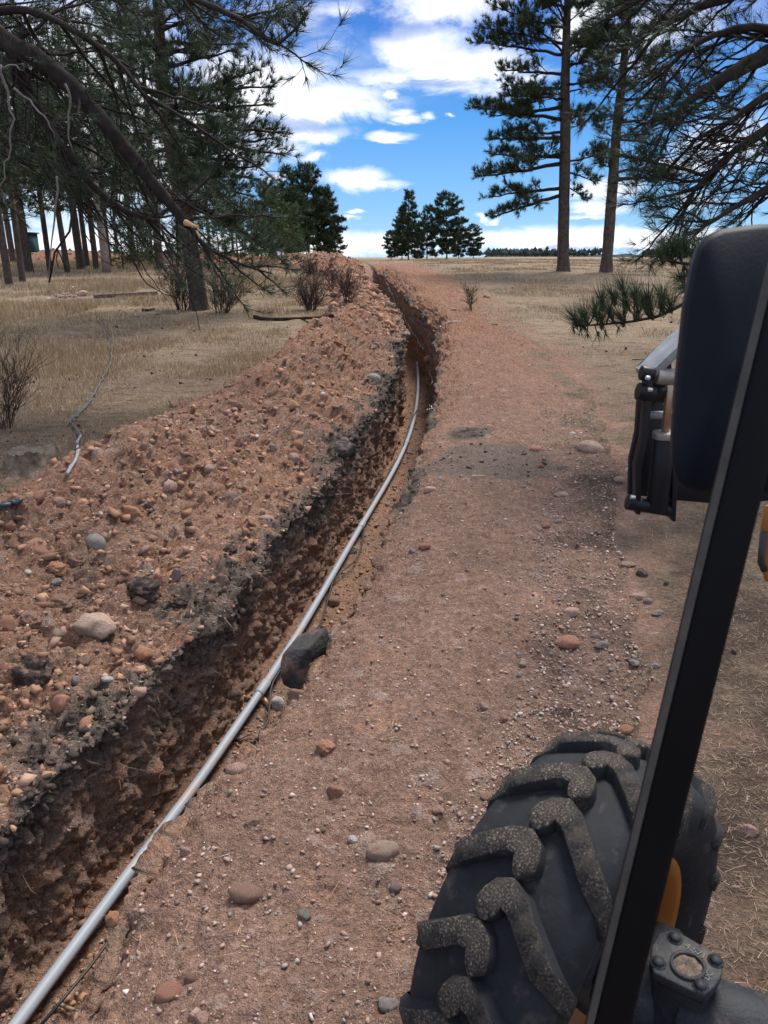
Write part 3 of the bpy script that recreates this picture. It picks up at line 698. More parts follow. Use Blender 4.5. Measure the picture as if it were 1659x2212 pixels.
gl = lambda x, y: Vector((x, y, gz(x, y)))
tree_n = [0]
def photo_tree(label, bx, by, Y, tpx, trad, specs, seed, tl=.15, nneed=16, width=.006, sub=10, extra=20, zlo=2.0, ztop=12, elen=2.2, dens=1.0, sides=4, group=None, spread=.8, sublen=.33):
    base = gl(PY(bx, by, Y).x, Y)
    root = empty('pine_tree', base, label, 'tree', group)
    tp = [PY(x, y, Y) for x, y in tpx]; tp[0] = base-UP*.15
    trunk_obj(root, tp, trad, seed=seed)
    def on_trunk(y):
        for (a, ra), (c, rc) in zip(zip(tpx, trad), zip(tpx[1:], trad[1:])):
            if a[1] >= y >= c[1]:
                f = (a[1]-y)/max(a[1]-c[1], 1e-6); return PY(a[0]+(c[0]-a[0])*f, y, Y), ra+(rc-ra)*f
        return PY(tpx[-1][0], y, Y), trad[-1]
    pn = Pine(seed)
    for (ys_, tx, ty, dY, sag) in specs:
        a, r_ = on_trunk(ys_); tip = PY(tx, ty, Y+dY)
        L = (tip-a).length
        pn.branch(a, tip, min(r_*.42, .022*L+.012), sag, int(sub*max(.7, L/2.5)), sublen, tl, dens)
    for k in range(extra):
        z = zlo+(ztop-zlo)*(k+pn.r.random())/extra
        ang = pn.r.uniform(0, 2*math.pi)
        # point on the trunk at that height
        q = None
        for a, c in zip(tp, tp[1:]):
            if a.z <= z+base.z <= c.z: q = a.lerp(c, (z+base.z-a.z)/(c.z-a.z))
        if q is None: continue
        L = elen*pn.r.uniform(.6, 1.1)*(1.15-.75*(z-zlo)/(ztop-zlo+3))
        tip = q+Vector((math.cos(ang)*L, math.sin(ang)*L, L*pn.r.uniform(-.12, .3)))
        pn.branch(q, tip, .018*L+.012, pn.r.uniform(.02, .15), int(sub*max(.6, L/2.5)), sublen, tl, dens)
    pn.build(root, nneed, width, spread=spread, sides=sides, seed=seed)
    return root

# two tall pines on the right
r1 = [(420, 1064, 470, -.5, .02), (405, 1058, 425, .6, .0), (352, 1030, 380, -.3, -.03), (340, 1062, 335, .8, 0), (300, 1064, 300, -.6, 0), (258, 1022, 232, .2, .02), (230, 1060, 250, -.8, 0),
      (190, 1090, 182, .7, 0), (160, 1082, 150, -.3, .03), (118, 1030, 92, .3, .02), (95, 1042, 60, -.6, 0), (60, 1064, 12, .2, .05), (20, 1100, -60, 0, .05), (0, 1150, -110, .5, .03),
      (350, 1303, 333, .3, .0), (400, 1262, 430, -.4, -.1), (370, 1286, 395, .5, -.05), (262, 1270, 240, -.5, 0), (200, 1282, 185, .4, 0), (150, 1275, 120, -.3, .02), (100, 1288, 60, .4, 0), (50, 1275, 8, -.4, 0),
      (120, 1130, 40, -1.6, 0), (215, 1140, 200, -1.7, 0), (330, 1130, 350, -1.6, 0), (285, 1120, 285, 1.5, 0), (60, 1180, -40, -1.2, 0), (20, 1300, -70, 0, 0)]
photo_tree('tall straight pine with bare lower trunk, left of the two in the dry meadow', 1218, 588, 31.4,
           [(1218, 595), (1217, 560), (1219, 420), (1222, 300), (1221, 200), (1224, 80), (1228, -60), (1230, -200)], [.235, .225, .21, .195, .175, .145, .10, .05], r1, 101,
           .21, 26, .0145, 17, 26, 6.0, 14.5, 2.5, 2.7, sublen=.36)
r2 = [(388, 1470, 398, .3, -.14), (372, 1445, 372, -.3, -.1), (330, 1422, 345, .5, 0), (300, 1432, 318, .2, -.05), (262, 1448, 272, -.4, -.03), (215, 1440, 205, .4, 0), (180, 1425, 160, -.4, 0), (140, 1440, 110, .3, 0), (90, 1430, 50, 0, 0), (40, 1420, -10, .3, 0),
      (300, 1286, 268, .2, 0), (365, 1296, 352, -.3, 0), (330, 1290, 325, .5, 0), (255, 1290, 262, -.4, 0), (200, 1296, 175, .2, 0), (160, 1292, 120, .5, 0), (110, 1300, 60, -.3, 0), (50, 1310, 0, .4, 0), (30, 1330, -60, 0, 0),
      (210, 1345, 190, -1.6, 0), (120, 1370, 90, -1.5, 0), (60, 1350, 20, -1.4, 0), (20, 1390, -60, 0, 0), (0, 1340, -110, 0, 0)]
photo_tree('slimmer pine leaning slightly right, right one of the two tall trunks in the dry meadow', 1310, 588, 31.0,
           [(1310, 594), (1312, 550), (1322, 420), (1332, 280), (1342, 190), (1352, 90), (1368, -50), (1380, -180)], [.225, .21, .19, .165, .145, .12, .08, .04], r2, 102,
           .21, 26, .0145, 16, 22, 7.0, 14.0, 2.0, 2.6, sublen=.36)
# leaning pine on the left, base in the bare shrubs
lt = [(190, 587, 188, -.4, .03), (205, 560, 150, .5, 0), (150, 512, 108, 0, .02), (120, 500, 75, .5, .03), (230, 585, 225, .3, 0), (262, 612, 285, -.5, .02), (290, 614, 335, .3, .03), (300, 600, 300, .9, 0), (330, 540, 350, -.6, 0),
      (345, 560, 390, .5, 0), (370, 548, 425, -.5, .05), (400, 560, 470, .6, -.05), (430, 622, 572, -.9, -.1), (440, 540, 520, -.7, -.05), (60, 470, 30, .4, 0), (20, 460, -30, -.3, 0), (90, 520, 95, -.8, 0),
      (180, 240, 150, -.4, 0), (230, 220, 230, .6, 0), (280, 230, 290, -.5, 0), (320, 225, 350, .5, 0), (360, 240, 420, -.6, -.05), (100, 250, 60, .6, 0), (40, 260, 10, -.3, 0), (400, 300, 480, .4, -.05), (425, 310, 520, -.6, -.05),
      (200, 440, 230, -2, 0), (280, 470, 300, -2.1, 0), (330, 420, 370, -2.0, 0), (120, 400, 110, -2, 0), (380, 480, 440, -1.8, 0), (50, 390, 20, -1.9, 0)]
photo_tree('rough barked leaning pine whose base stands among two bare shrubs', 430, 672, 17.9,
           [(433, 684), (428, 640), (415, 560), (400, 470), (384, 390), (366, 300), (354, 210), (346, 110), (340, 0), (338, -120), (336, -240)], [.215, .205, .20, .185, .17, .155, .14, .125, .105, .08, .04], lt, 103,
           .19, 24, .0105, 15, 30, 2.6, 8.6, 2.2, 2.1)

# ---- large pine outside the left edge: its limbs hang into view
base = gl(-7.6, 10.2)
root = empty('pine_tree', base, 'huge dark pine whose heavy limbs sweep down across the upper left corner', 'tree')
trunk_obj(root, [base-UP*.2, base+Vector((.2, 0, 3)), base+Vector((.4, .1, 6)), base+Vector((.5, 0, 10))], [.42, .36, .30, .15], seed=5)
pn = Pine(201)
def limb(pts, rads, subs, tl, sublen, Ys=None, dens=1.0, flat=.6):
    n = len(pts)
    pn.mains.append((pts, rads))
    for i in range(n-1):
        a, c = pts[i], pts[i+1]; ax = (c-a).normalized(); side = ax.cross(UP).normalized()
        for k in range(subs):
            p = a.lerp(c, (k+pn.r.random())/subs)
            d = (ax*pn.r.uniform(.3, .9)+side*pn.r.choice((-1, 1))*pn.r.uniform(.1, .9)+UP*pn.r.uniform(-.75, .75)).normalized()
            if d.y < 0 and pn.r.random() < .8: d.y *= -1
            L = sublen*pn.r.uniform(.6, 1.3)
            pn.branch(p, p+d*L, .012*L+.008, pn.r.uniform(-.15, .2), 6, .4, tl, dens, flat, .2, twn=3)
L1 = [(PY(-260, -30, 10.0)), PY(-60, 45, 9.6), PY(20, 95, 9.3), PY(110, 145, 9.2), PY(205, 240, 9.0), PY(290, 345, 8.9), PY(355, 425, 8.8), PY(412, 492, 8.8)]
limb(L1, [.14, .125, .11, .095, .08, .068, .058, .045], 4, .16, 1.1)
L1b = [PY(412, 492, 8.8), PY(450, 535, 8.75), PY(520, 570, 8.7), PY(590, 592, 8.6)]
limb(L1b, [.03, .02, .014, .007], 2, .14, .6)
L2 = [PY(20, 95, 9.3), PY(50, 180, 9.5), PY(90, 250, 9.5), PY(140, 325, 9.4), PY(200, 400, 9.4), PY(270, 455, 9.3), PY(345, 480, 9.2)]
limb(L2, [.075, .07, .062, .052, .042, .034, .024], 4, .16, .95)
L3 = [PY(-200, -180, 9.0), PY(60, -60, 8.4), PY(200, -25, 7.6), PY(330, -30, 7.0), PY(450, 10, 6.6), PY(525, 45, 6.4)]
limb(L3, [.07, .045, .035, .028, .022, .016], 4, .15, .55)
L3b = [PY(525, 45, 6.4), PY(565, 80, 6.35), PY(600, 96, 6.3), PY(640, 62, 6.3), PY(662, 30, 6.3)]
pn.path(L3b, .018, .008)
for px_ in [(560, 60), (578, 40), (605, 85), (612, 55), (625, 92), (633, 30), (640, 58), (650, 45), (662, 28), (600, 30), (585, 70), (648, 22)]:
    q = PY(px_[0], px_[1], 6.3+random.uniform(-.15, .15)); j = min(L3b, key=lambda a: (a-q).length)
    pn.path([j, j.lerp(q, .6)+UP*.02, q], .006, .004)
    for _ in range(2): pn.tuft.append((q, (UP*.9+(q-j).normalized()*.6+pn.rv(.3)).normalized(), .17))
L4 = [PY(-150, 60, 10), PY(30, 20, 9.2), PY(150, 60, 8.8), PY(250, 130, 8.5), PY(330, 230, 8.4)]
limb(L4, [.05, .04, .03, .022, .012], 4, .15, 1.2)
L5 = [PY(-120, 330, 9.8), PY(40, 300, 9.5), PY(120, 380, 9.2), PY(200, 470, 9.0)]
limb(L5, [.035, .028, .02, .01], 3, .15, 1.1)
# long bare hanging twigs
for k in range(60):
    a = random.choice(L1[1:6]+L2)+pn.rv(.35); q = [a]; d = Vector((random.uniform(-.4, .8), random.uniform(-.3, .3), -1)).normalized()
    for j in range(6):
        d = (d+pn.rv(.30)+Vector((.10, 0, .10 if j > 2 else -.1))).normalized(); q.append(q[-1]+d*random.uniform(.1, .22))
    pn.path(q, .010, .004)
pn.build(root, 22, .0046, spread=.8, sides=5, seed=201)
def wig(pts):
    out = [pts[0]]
    for a_, c_2 in zip(pts, pts[1:]):
        for k in (1, 2, 3): out.append(a_.lerp(c_2, k/3)+pn.rv(.018))
    return out
# dead bleached hanging branches and the broken end
def part_tubes(name, root, specs, m, sides=6):
    b_ = Buf(); o = Vector(root.location)
    for pts, r0, r1 in specs:
        n = len(pts); b_.tube([p-o for p in pts], [r0+(r1-r0)*i/(n-1) for i in range(n)], sides)
    return link(name, b_.mesh(name, m, True), root)
for pts in ([(2, 140, 7.5), (14, 200, 7.5), (28, 260, 7.5), (24, 320, 7.5), (8, 370, 7.5), (4, 410, 7.5), (16, 445, 7.5)],
            [(30, 190, 7.6), (75, 230, 7.6), (105, 262, 7.6), (118, 300, 7.6)], [(2, 150, 7.5), (30, 140, 7.5), (52, 152, 7.5)],
            [(140, 180, 7.8), (152, 230, 7.8), (146, 290, 7.8), (158, 330, 7.8)],
            [(122, 380, 8), (120, 470, 8), (112, 520, 8), (106, 600, 8)]):
    part_tubes('dead_branch', root, [(wig([PY(*p) for p in pts]), .012, .004)], M_dead)
part_tubes('split_stub', root, [([PY(400, 480, 8.75), PY(418, 488, 8.7), PY(430, 492, 8.7)], .035, .008), ([PY(425, 498, 8.7), PY(431, 515, 8.7)], .014, .006)], M_fresh)
part_tubes('hanging_stick', root, [([PY(160, 430, 8.2), PY(150, 500, 8.2), PY(118, 545, 8.2), PY(106, 610, 8.2)], .012, .010), ([PY(122, 535, 8.2), PY(132, 555, 8.2), PY(146, 590, 8.2)], .009, .005),
            ([PY(125, 540, 8.2), PY(121, 560, 8.2), PY(126, 578, 8.2)], .008, .004)], M_barkd)

# ---- large pine outside the right edge
base = gl(6.6, 8.6)
root = empty('pine_tree', base, 'big pine with sparse dark twiggy limbs reaching in from the right edge', 'tree')
trunk_obj(root, [base-UP*.2, base+Vector((-.1, 0, 3)), base+Vector((-.2, .1, 6)), base+Vector((-.3, 0, 10))], [.36, .30, .25, .12], seed=6)
pn = Pine(301)
limb([PY(1900, 60, 8.6), PY(1720, 90, 8.4), PY(1659, 115, 8.3), PY(1600, 148, 8.2), PY(1535, 185, 8.1), PY(1480, 225, 8.0), PY(1430, 285, 8.0)], [.13, .10, .085, .07, .05, .035, .015], 3, .15, .85)
limb([PY(1900, -120, 8.4), PY(1700, -60, 8.0), PY(1580, -10, 7.8), PY(1500, 20, 7.8), PY(1425, 60, 7.8)], [.10, .07, .05, .035, .02], 3, .15, .85)
limb([PY(1900, 260, 8.6), PY(1720, 260, 8.2), PY(1640, 290, 8.0), PY(1570, 340, 7.9), PY(1510, 400, 7.8), PY(1480, 440, 7.8)], [.09, .06, .045, .03, .02, .01], 4, .15, .75, dens=.7)
limb([PY(1900, 420, 8.2), PY(1700, 400, 7.8), PY(1620, 430, 7.6), PY(1550, 470, 7.5), PY(1510, 490, 7.5)], [.07, .045, .03, .018, .008], 3, .15, .6, dens=.6)
limb([PY(1720, 90, 8.4), PY(1640, 60, 8.2), PY(1560, 70, 8.1), PY(1480, 110, 8.0), PY(1440, 150, 8.0)], [.06, .04, .03, .02, .01], 3, .15, .8)
limb([PY(1750, 180, 8.4), PY(1650, 210, 8.2), PY(1580, 260, 8.1), PY(1500, 300, 8.0)], [.05, .04, .025, .01], 3, .15, .7)
limb([PY(1700, -160, 7.6), PY(1560, -90, 7.4), PY(1440, -40, 7.4), PY(1370, 5, 7.4)], [.06, .04, .03, .01], 3, .15, .8)
for k in range(60):
    a = PY(random.uniform(1520, 1700), random.uniform(200, 420), random.uniform(7.4, 8.4)); q = [a]; d = Vector((random.uniform(-1, 0), random.uniform(-.3, .3), random.uniform(-.9, .1))).normalized()
    for j in range(7):
        d = (d+pn.rv(.30)+Vector((-.06, 0, .04))).normalized(); q.append(q[-1]+d*random.uniform(.08, .16))
    pn.path(q, .009, .003)
    if k % 3 == 0: pn.tuft.append((q[-1], d, .15))
# the low bough in front of the meadow
A = PY(1900, 500, 6.0)
lb = [A, PY(1700, 560, 5.0), PY(1560, 640, 4.7), PY(1480, 655, 4.6), PY(1455, 668, 4.6), PY(1420, 684, 4.6), PY(1370, 694, 4.6), PY(1310, 700, 4.6), PY(1250, 704, 4.6)]
pn.path(lb[:3], .035, .02); pn.path(lb[2:], .014, .005)
def tufts_at(pxs, Y, src, tl, k=3, up=.9):
    for (x, y) in pxs:
        q = PY(x, y, Y+random.uniform(-.12, .12)); j = min(src, key=lambda a: (a-q).length)
        mid_ = j.lerp(q, .5)-UP*.015
        pn.path([j, mid_, q], .006, .004)
        for _ in range(k): pn.tuft.append((q, (UP*up+Vector((-.35, 0, 0))+(q-j).normalized()*.25+pn.rv(.28)).normalized(), tl))
dense_lb = [lb[i].lerp(lb[i+1], t) for i in range(2, len(lb)-1) for t in (0, .33, .66)]
tufts_at([(1240, 690), (1262, 682), (1285, 672), (1300, 650), (1318, 678), (1325, 640), (1345, 622), (1352, 655), (1372, 638), (1378, 672), (1398, 645), (1405, 670), (1428, 640), (1430, 662), (1255, 695), (1340, 685), (1300, 690), (1448, 656), (1390, 655)], 4.6, dense_lb, .155, 4)
for (x, y, x2, y2) in [(1270, 705, 1268, 722), (1262, 700, 1255, 716), (1300, 702, 1308, 720), (1330, 700, 1337, 712), (1285, 703, 1292, 726), (1245, 703, 1238, 712)]:
    pn.path([PY(x, y, 4.6), PY(x2, y2, 4.58)], .004, .002); pn.tuft.append((PY(x2, y2, 4.58), Vector((.1, 0, -1)), .07))
lb2 = [PY(1700, 560, 5.0), PY(1560, 565, 4.9), PY(1500, 572, 4.8), PY(1455, 566, 4.8), PY(1430, 560, 4.8)]
pn.path(lb2, .016, .006)
d2_ = [lb2[i].lerp(lb2[i+1], t) for i in range(1, 4) for t in (0, .5)]
tufts_at([(1428, 556), (1440, 545), (1455, 535), (1468, 545), (1480, 535), (1495, 548), (1510, 540), (1450, 556), (1525, 555)], 4.8, d2_, .15, 4)
tufts_at([(1470, 600), (1490, 590), (1500, 610), (1480, 622)], 4.8, d2_, .15, 4, .2)
pn.build(root, 24, .0042, spread=.70, sides=5, seed=301)

# ------------------------------------------------------------------ background pines: prototypes copied as whole trees
def proto_pine(h, seed, tl, nneed, width, crown0, spreadr, nb, dens=1.0, m=None, trunk_m=None, round_top=False, trunk_r=None, sub=8, tshift=0):
    root = empty('pine_tree', (0, 0, 0)); pn = Pine(seed, 1.0+.25*(tl > .25))
    tr_ = trunk_r or .010*h+.03
    lean = Vector((pn.r.uniform(-.03, .03)*h, pn.r.uniform(-.03, .03)*h, 0))
    pts = [Vector((0, 0, -.3)), Vector((0, 0, .35*h))+lean*.3, Vector((0, 0, .7*h))+lean*.7, Vector((0, 0, h))+lean]
    trunk_obj(root, pts, [tr_, tr_*.8, tr_*.45, .02], m=trunk_m, sides=9, seed=seed)
    for k in range(nb):
        t = crown0+(1-crown0)*((k+pn.r.random())/nb); z = t*h
        i = 0 if t < .35 else (1 if t < .7 else 2); z0, z1 = [0, .35, .7, 1][i], [.35, .7, 1][i]
        q = pts[i].lerp(pts[i+1], (t-z0)/(z1-z0)) if i else Vector((0, 0, z))
        u = (t-crown0)/(1-crown0)
        prof = math.sin(min(1, u*1.25+.28)*math.pi*.5)*(1-u**2.2)**.6 if round_top else (1.02-u)**.8*(.55+.45*min(1, u*4))
        L = max(.25, spreadr*prof*pn.r.uniform(.65, 1.15)); ang = k*2.4+pn.r.uniform(-.5, .5)
        tip = q+Vector((math.cos(ang)*L, math.sin(ang)*L, L*pn.r.uniform(-.15, .25)+.25*L*u))
        pn.branch(q, tip, .014*L+.01, pn.r.uniform(0, .12), max(3, int(sub*L/2)), .36, tl, dens, twn=2)
    pn.build(root, nneed, width, mneed=m if m is M_needley else None, spread=1.0, sides=3, seed=seed, tshift=tshift)
    return root
def put(proto, first, x, y, s=1, rz=0, label=None, group=None, cat='tree', dz=0, sz=None):
    if first: o = proto
    else:
        o = proto.copy(); COL.objects.link(o)
        for c in proto.children:
            d = c.copy(); COL.objects.link(d); d.parent = o
    o.location = (x, y, gz(x, y)+dz); o.rotation_euler = (0, 0, rz); o.scale = (s, s, sz or s)
    tag(o, label, cat, group); return o
protos = {'a': [proto_pine(9.5, 401, .28, 12, .027, .26, 2.4, 44, 1.5, sub=14), False], 'b': [proto_pine(8.0, 402, .28, 12, .027, .24, 2.2, 40, 1.5, sub=14), False],
          'c': [proto_pine(10.5, 403, .28, 12, .027, .32, 2.5, 44, 1.5, trunk_r=.18, sub=14), False],
          'y': [proto_pine(3.0, 404, .22, 12, .024, .08, 1.0, 34, 1.6, m=M_needley, sub=14), False],
          'r': [proto_pine(9.0, 405, .40, 10, .065, .08, 3.3, 70, 2.0, round_top=True, sub=14), False],
          's': [proto_pine(9.0, 406, .40, 10, .065, .05, 2.9, 70, 2.0, sub=14), False]}
def plant(k, bx, Y, s, label, group=None, by=None):
    x = PY(bx, 570, Y).x; pr = protos[k]
    o = put(pr[0], not pr[1], x, Y, s, random.uniform(0, 6.28), label, group); pr[1] = True; return o
FG = 'pines of the grove behind the dry field'
grove = [(13, 24, 'a', 1.0, 'thick dark trunked pine nearest the left edge of the grove'), (43, 25.5, 'b', .95, 'slim dark pine just right of the pine nearest the left edge'),
         (60, 30, 'c', .95, 'pale barked pine third from the left edge in the grove'), (106, 31, 'a', .92, 'pine just left of the sky gap under the grove'),
         (144, 30.5, 'b', 1.1, 'dark pine standing in the middle of the sky gap under the grove'), (174, 33, 'c', .9, 'pine at the right side of the sky gap, left of a close pair'),
         (188, 36, 'a', 1.0, 'pine behind the close pair beside the sky gap'), (207, 32, 'b', 1.15, 'dark pine touching the pale leaning trunk on its left'),
         (236, 34, 'a', 1.0, 'pine rising behind the pale leaning trunk'), (290, 38, 'c', .85, 'tall pine between the pale leaning trunk and the leaning rough pine'),
         (344, 33, 'c', .95, 'grey trunked pine with the white boulder at its foot'), (390, 40, 'a', .85, 'pine behind the leaning rough barked pine'),
         (455, 41, 'b', .8, 'pine seen just right of the leaning rough barked pine'), (505, 44, 'a', .62, 'pine above the young pines at the right of the grove'),
         (-40, 28, 'b', .95, 'pine cut by the left picture edge, its crown reaching into the grove'), (30, 38, 'c', .8, 'far pine filling the gap behind the leftmost trunks'), (255, 46, 'b', .9, 'far pine behind the middle of the grove'),
         (330, 48, 'a', .8, 'far pine behind the grey trunked pine'), (420, 52, 'c', .8, 'far pine behind the leaning pine and its shrubs')]
for bx, Y, k, s, lab in grove:
    plant(k, bx, Y, s, lab or 'pine outside the left edge whose crown reaches into the grove', FG)
YG = 'young light green pines in front of the grove'
for bx, Y, s, lab in [(545, 34, .75, 'young bright pine beside the pale bare pole'), (590, 36, .95, 'roundish young pine left of the red dirt ridge end'), (634, 42, .95, 'small cone shaped young pine right beside the red dirt ridge'),
                      (515, 33, .8, 'low young pine left of the pale bare pole'), (475, 35, .7, 'small young pine behind the grey boulder'), (300, 33, .7, 'small young pine left of the grey trunked pine'),
                      (265, 32, .6, 'tiny young pine right of the pale leaning trunk'), (385, 36, .6, 'tiny young pine behind the leaning trunk base'), (325, 36, .75, 'young pine just behind the grey trunked pine'),
                      (445, 37, .6, 'tiny young pine directly above the bare shrub right of the leaning trunk'), (565, 40, .8, 'young pine second left of the round young pine')]:
    plant('y', bx, Y, s, lab, YG)
GG = 'dense pines of the clump beyond the end of the spoil bank'
for bx, Y, k, s, lab in [(585, 62, 'r', .62, 'low round pine, leftmost of the clump behind the spoil bank end'), (625, 66, 's', .78, 'tall narrow pine at the top left of the clump behind the spoil bank end'),
                         (668, 66, 'r', .80, 'tallest round headed pine of the clump behind the spoil bank end'), (703, 68, 'r', .60, 'broad lower pine right of the tallest one in that clump'), (725, 70, 's', .40, 'smallest pine at the right end of the clump behind the spoil bank'),
                         (640, 60, 'r', .55, 'short bushy pine low in front of the clump behind the spoil bank end')]:
    plant(k, bx, Y, s, lab, GG)
CG = 'dark pines of the island clump on the horizon'
for bx, Y, k, s, lab in [(845, 58, 'r', .22, 'smallest pine at the left end of the horizon clump'), (882, 57, 's', .51, 'tallest pointed pine of the horizon clump'), (868, 60, 'r', .36, 'bushy pine leaning against the tallest of the horizon clump'),
                         (922, 60, 's', .42, 'narrow pine in the middle of the horizon clump'), (965, 58, 'r', .50, 'round headed pine right of the middle of the horizon clump'), (1022, 60, 'r', .27, 'low round pine at the right end of the horizon clump'),
                         (990, 62, 'r', .27, 'low pine filling the gap near the right end of the horizon clump')]:
    plant(k, bx, Y, s, lab, CG)
# pale leaning bare trunk, pale pole
def stick(name, label, cat, specs, m, sides=9, jit=.08):
    base = specs[0][0][0]; root = empty(name, base, label, cat)
    for i, (pts, r0, r1, pn_) in enumerate(specs):
        b_ = Buf(); n = len(pts); b_.tube([p-base for p in pts], [r0+(r1-r0)*k/(n-1) for k in range(n)], sides, True, jit, i)
        link(pn_, b_.mesh(pn_, m, True), root)
    return root
Y = 30.0; p0 = gl(PY(229, 580, Y).x, Y)
stick('leaning_pine', 'pale grey bare pine trunk leaning left in front of the grove', 'tree', [([p0-UP*.2, PY(225, 540, Y), PY(218, 490, Y), PY(208, 436, Y), PY(205, 380, Y), PY(200, 300, Y)], .17, .10, 'trunk'), ([PY(216, 478, Y), PY(226, 470, Y)], .03, .02, 'branch_stub')], simple('pale_bark', (.24, .20, .165), .95, .1, 0, .3, 12, .01, 30))
Y = 38.0; p0 = gl(PY(546, 570, Y).x, Y)
stick('dead_pole', 'thin pale grey bare pole upright among the young pines', 'pole', [([p0, PY(546, 520, Y), PY(543, 470, Y)], .05, .04, 'shaft'), ([PY(546, 500, Y), PY(549, 494, Y)], .02, .01, 'branch_stub')], M_dead)
Y = 42.; x = PY(72, 560, Y).x; z = gz(x, Y)
sh = empty('shed', (x, Y, z), 'dark teal shed half hidden behind trunks by the sky gap', 'shed')
link('wall', Buf().box((0, 0, .75), .45, .8, 1.5).mesh('wall', M_shed), sh); link('roof', Buf().box((0, 0, 1.52), .6, 1.0, .06).mesh('roof', M_cable), sh)

# far wooded hills on the plain
def far_hill(x0, x1, D, ytop, label_name, seed):
    n = 60; V = []; F = []
    z0 = -8
    for i in range(n+1):
        t = i/n; xx = x0+(x1-x0)*t; w_ = math.sin(math.pi*t)**.5
        a = PY(xx, ytop+(552-ytop)*(1-w_)+1.0*math.sin(t*37+seed), D); V += [(a.x, D-90, z0), (a.x, D, max(a.z, z0+.1)), (a.x, D+200, z0)]
    for i in range(n):
        for k in range(2): F.append((3*i+k, 3*i+3+k, 3*i+4+k, 3*i+1+k))
    return fmesh(label_name, V, F, None, True)
M_hill = simple('far_wooded_hill', (.055, .075, .075), 1, 0, 0, .25, .02)
for i, (a, c_2, D, yt) in enumerate([(1050, 1150, 900, 547), (1120, 1280, 1100, 543), (1230, 1520, 1500, 549), (1385, 1520, 700, 545), (-300, 420, 1400, 549)]):
    me = far_hill(a, c_2, D, yt, 'wooded_hill', i); me.materials.append(M_hill); tag(link('distant_hills', me), kind='structure')
# tiny far trees on the crest, one mass
pp = []; 
for k in range(420):
    x_ = random.choice((random.gauss(1100, 60), random.gauss(1180, 40), random.uniform(1050, 1300), random.uniform(1390, 1530), random.uniform(-100, 400))); pp.append(PY(x_, random.uniform(550.5, 553), random.uniform(300, 420)))
A = np.array(pp); hh = rng.uniform(1.2, 3.4, len(A)); V = []; F = []
for (p, h_) in zip(A, hh):
    for q in range(5):
        d_ = rng.normal(size=3)*[.5, .5, .2]*h_*.5; r_ = h_*.28; c0 = p+d_+[0, 0, h_*.25+.15*h_*q/2]
        i0 = len(V); V += [c0+[r_, 0, 0], c0+[-r_, 0, 0], c0+[0, r_, 0], c0+[0, -r_, 0], c0+[0, 0, r_*1.3], c0+[0, 0, -r_]]
        F += [(i0+a, i0+b2, i0+c2) for a, b2, c2 in ((0, 2, 4), (2, 1, 4), (1, 3, 4), (3, 0, 4), (2, 0, 5), (1, 2, 5), (3, 1, 5), (0, 3, 5))]
tag(link('far_treeline', fmesh('far_treeline', V, F, M_hill, True)), kind='stuff')
#PART3
# ------------------------------------------------------------------ the machine at the right
VR = Vector((1.6, .6, 0))
veh = empty('backhoe_loader', VR, 'dark mud spattered loader tractor with lugged front tyre, black cab post and mirror', 'tractor')
def vp(name, b_, m, smooth=False, parent=None, bv=0):
    V = np.concatenate(b_.v)-np.array(VR)
    o = link(name, fmesh(name, V, np.concatenate(b_.f), m, smooth), parent or veh)
    if bv: bevel(o, bv, 2)
    return o
# tyre
WC = Vector((.536, 1.568, .563)); WANG = -.813
def prof_r(x):                      # carcass radius over the tread
    return .485-.030*(abs(x)/.2)**2.2-.05*max(0, abs(x)-.19)/.02*.5
prof = [(-.13, .27), (-.165, .285), (-.205, .33), (-.218, .385), (-.212, .43), (-.195, .452)]+[(x, prof_r(x)) for x in (-.15, -.1, -.05, 0, .05, .1, .15)]+[(.195, .452), (.212, .43), (.218, .385), (.205, .33), (.165, .285), (.13, .27)]
def lathe_x(prof, n=72):
    V = [(x, r*math.cos(2*math.pi*k/n), r*math.sin(2*math.pi*k/n)) for x, r in prof for k in range(n)]
    F = [(i*n+k, (i+1)*n+k, (i+1)*n+(k+1) % n, i*n+(k+1) % n) for i in range(len(prof)-1) for k in range(n)]
    return V, F
V, F = lathe_x(prof)
tyre = link('front_tyre', fmesh('front_tyre', V, F, M_rub, True), veh); tyre.location = WC-VR; tyre.rotation_euler = (0, 0, WANG); tyre.scale = (.87, 1.085, 1.085)
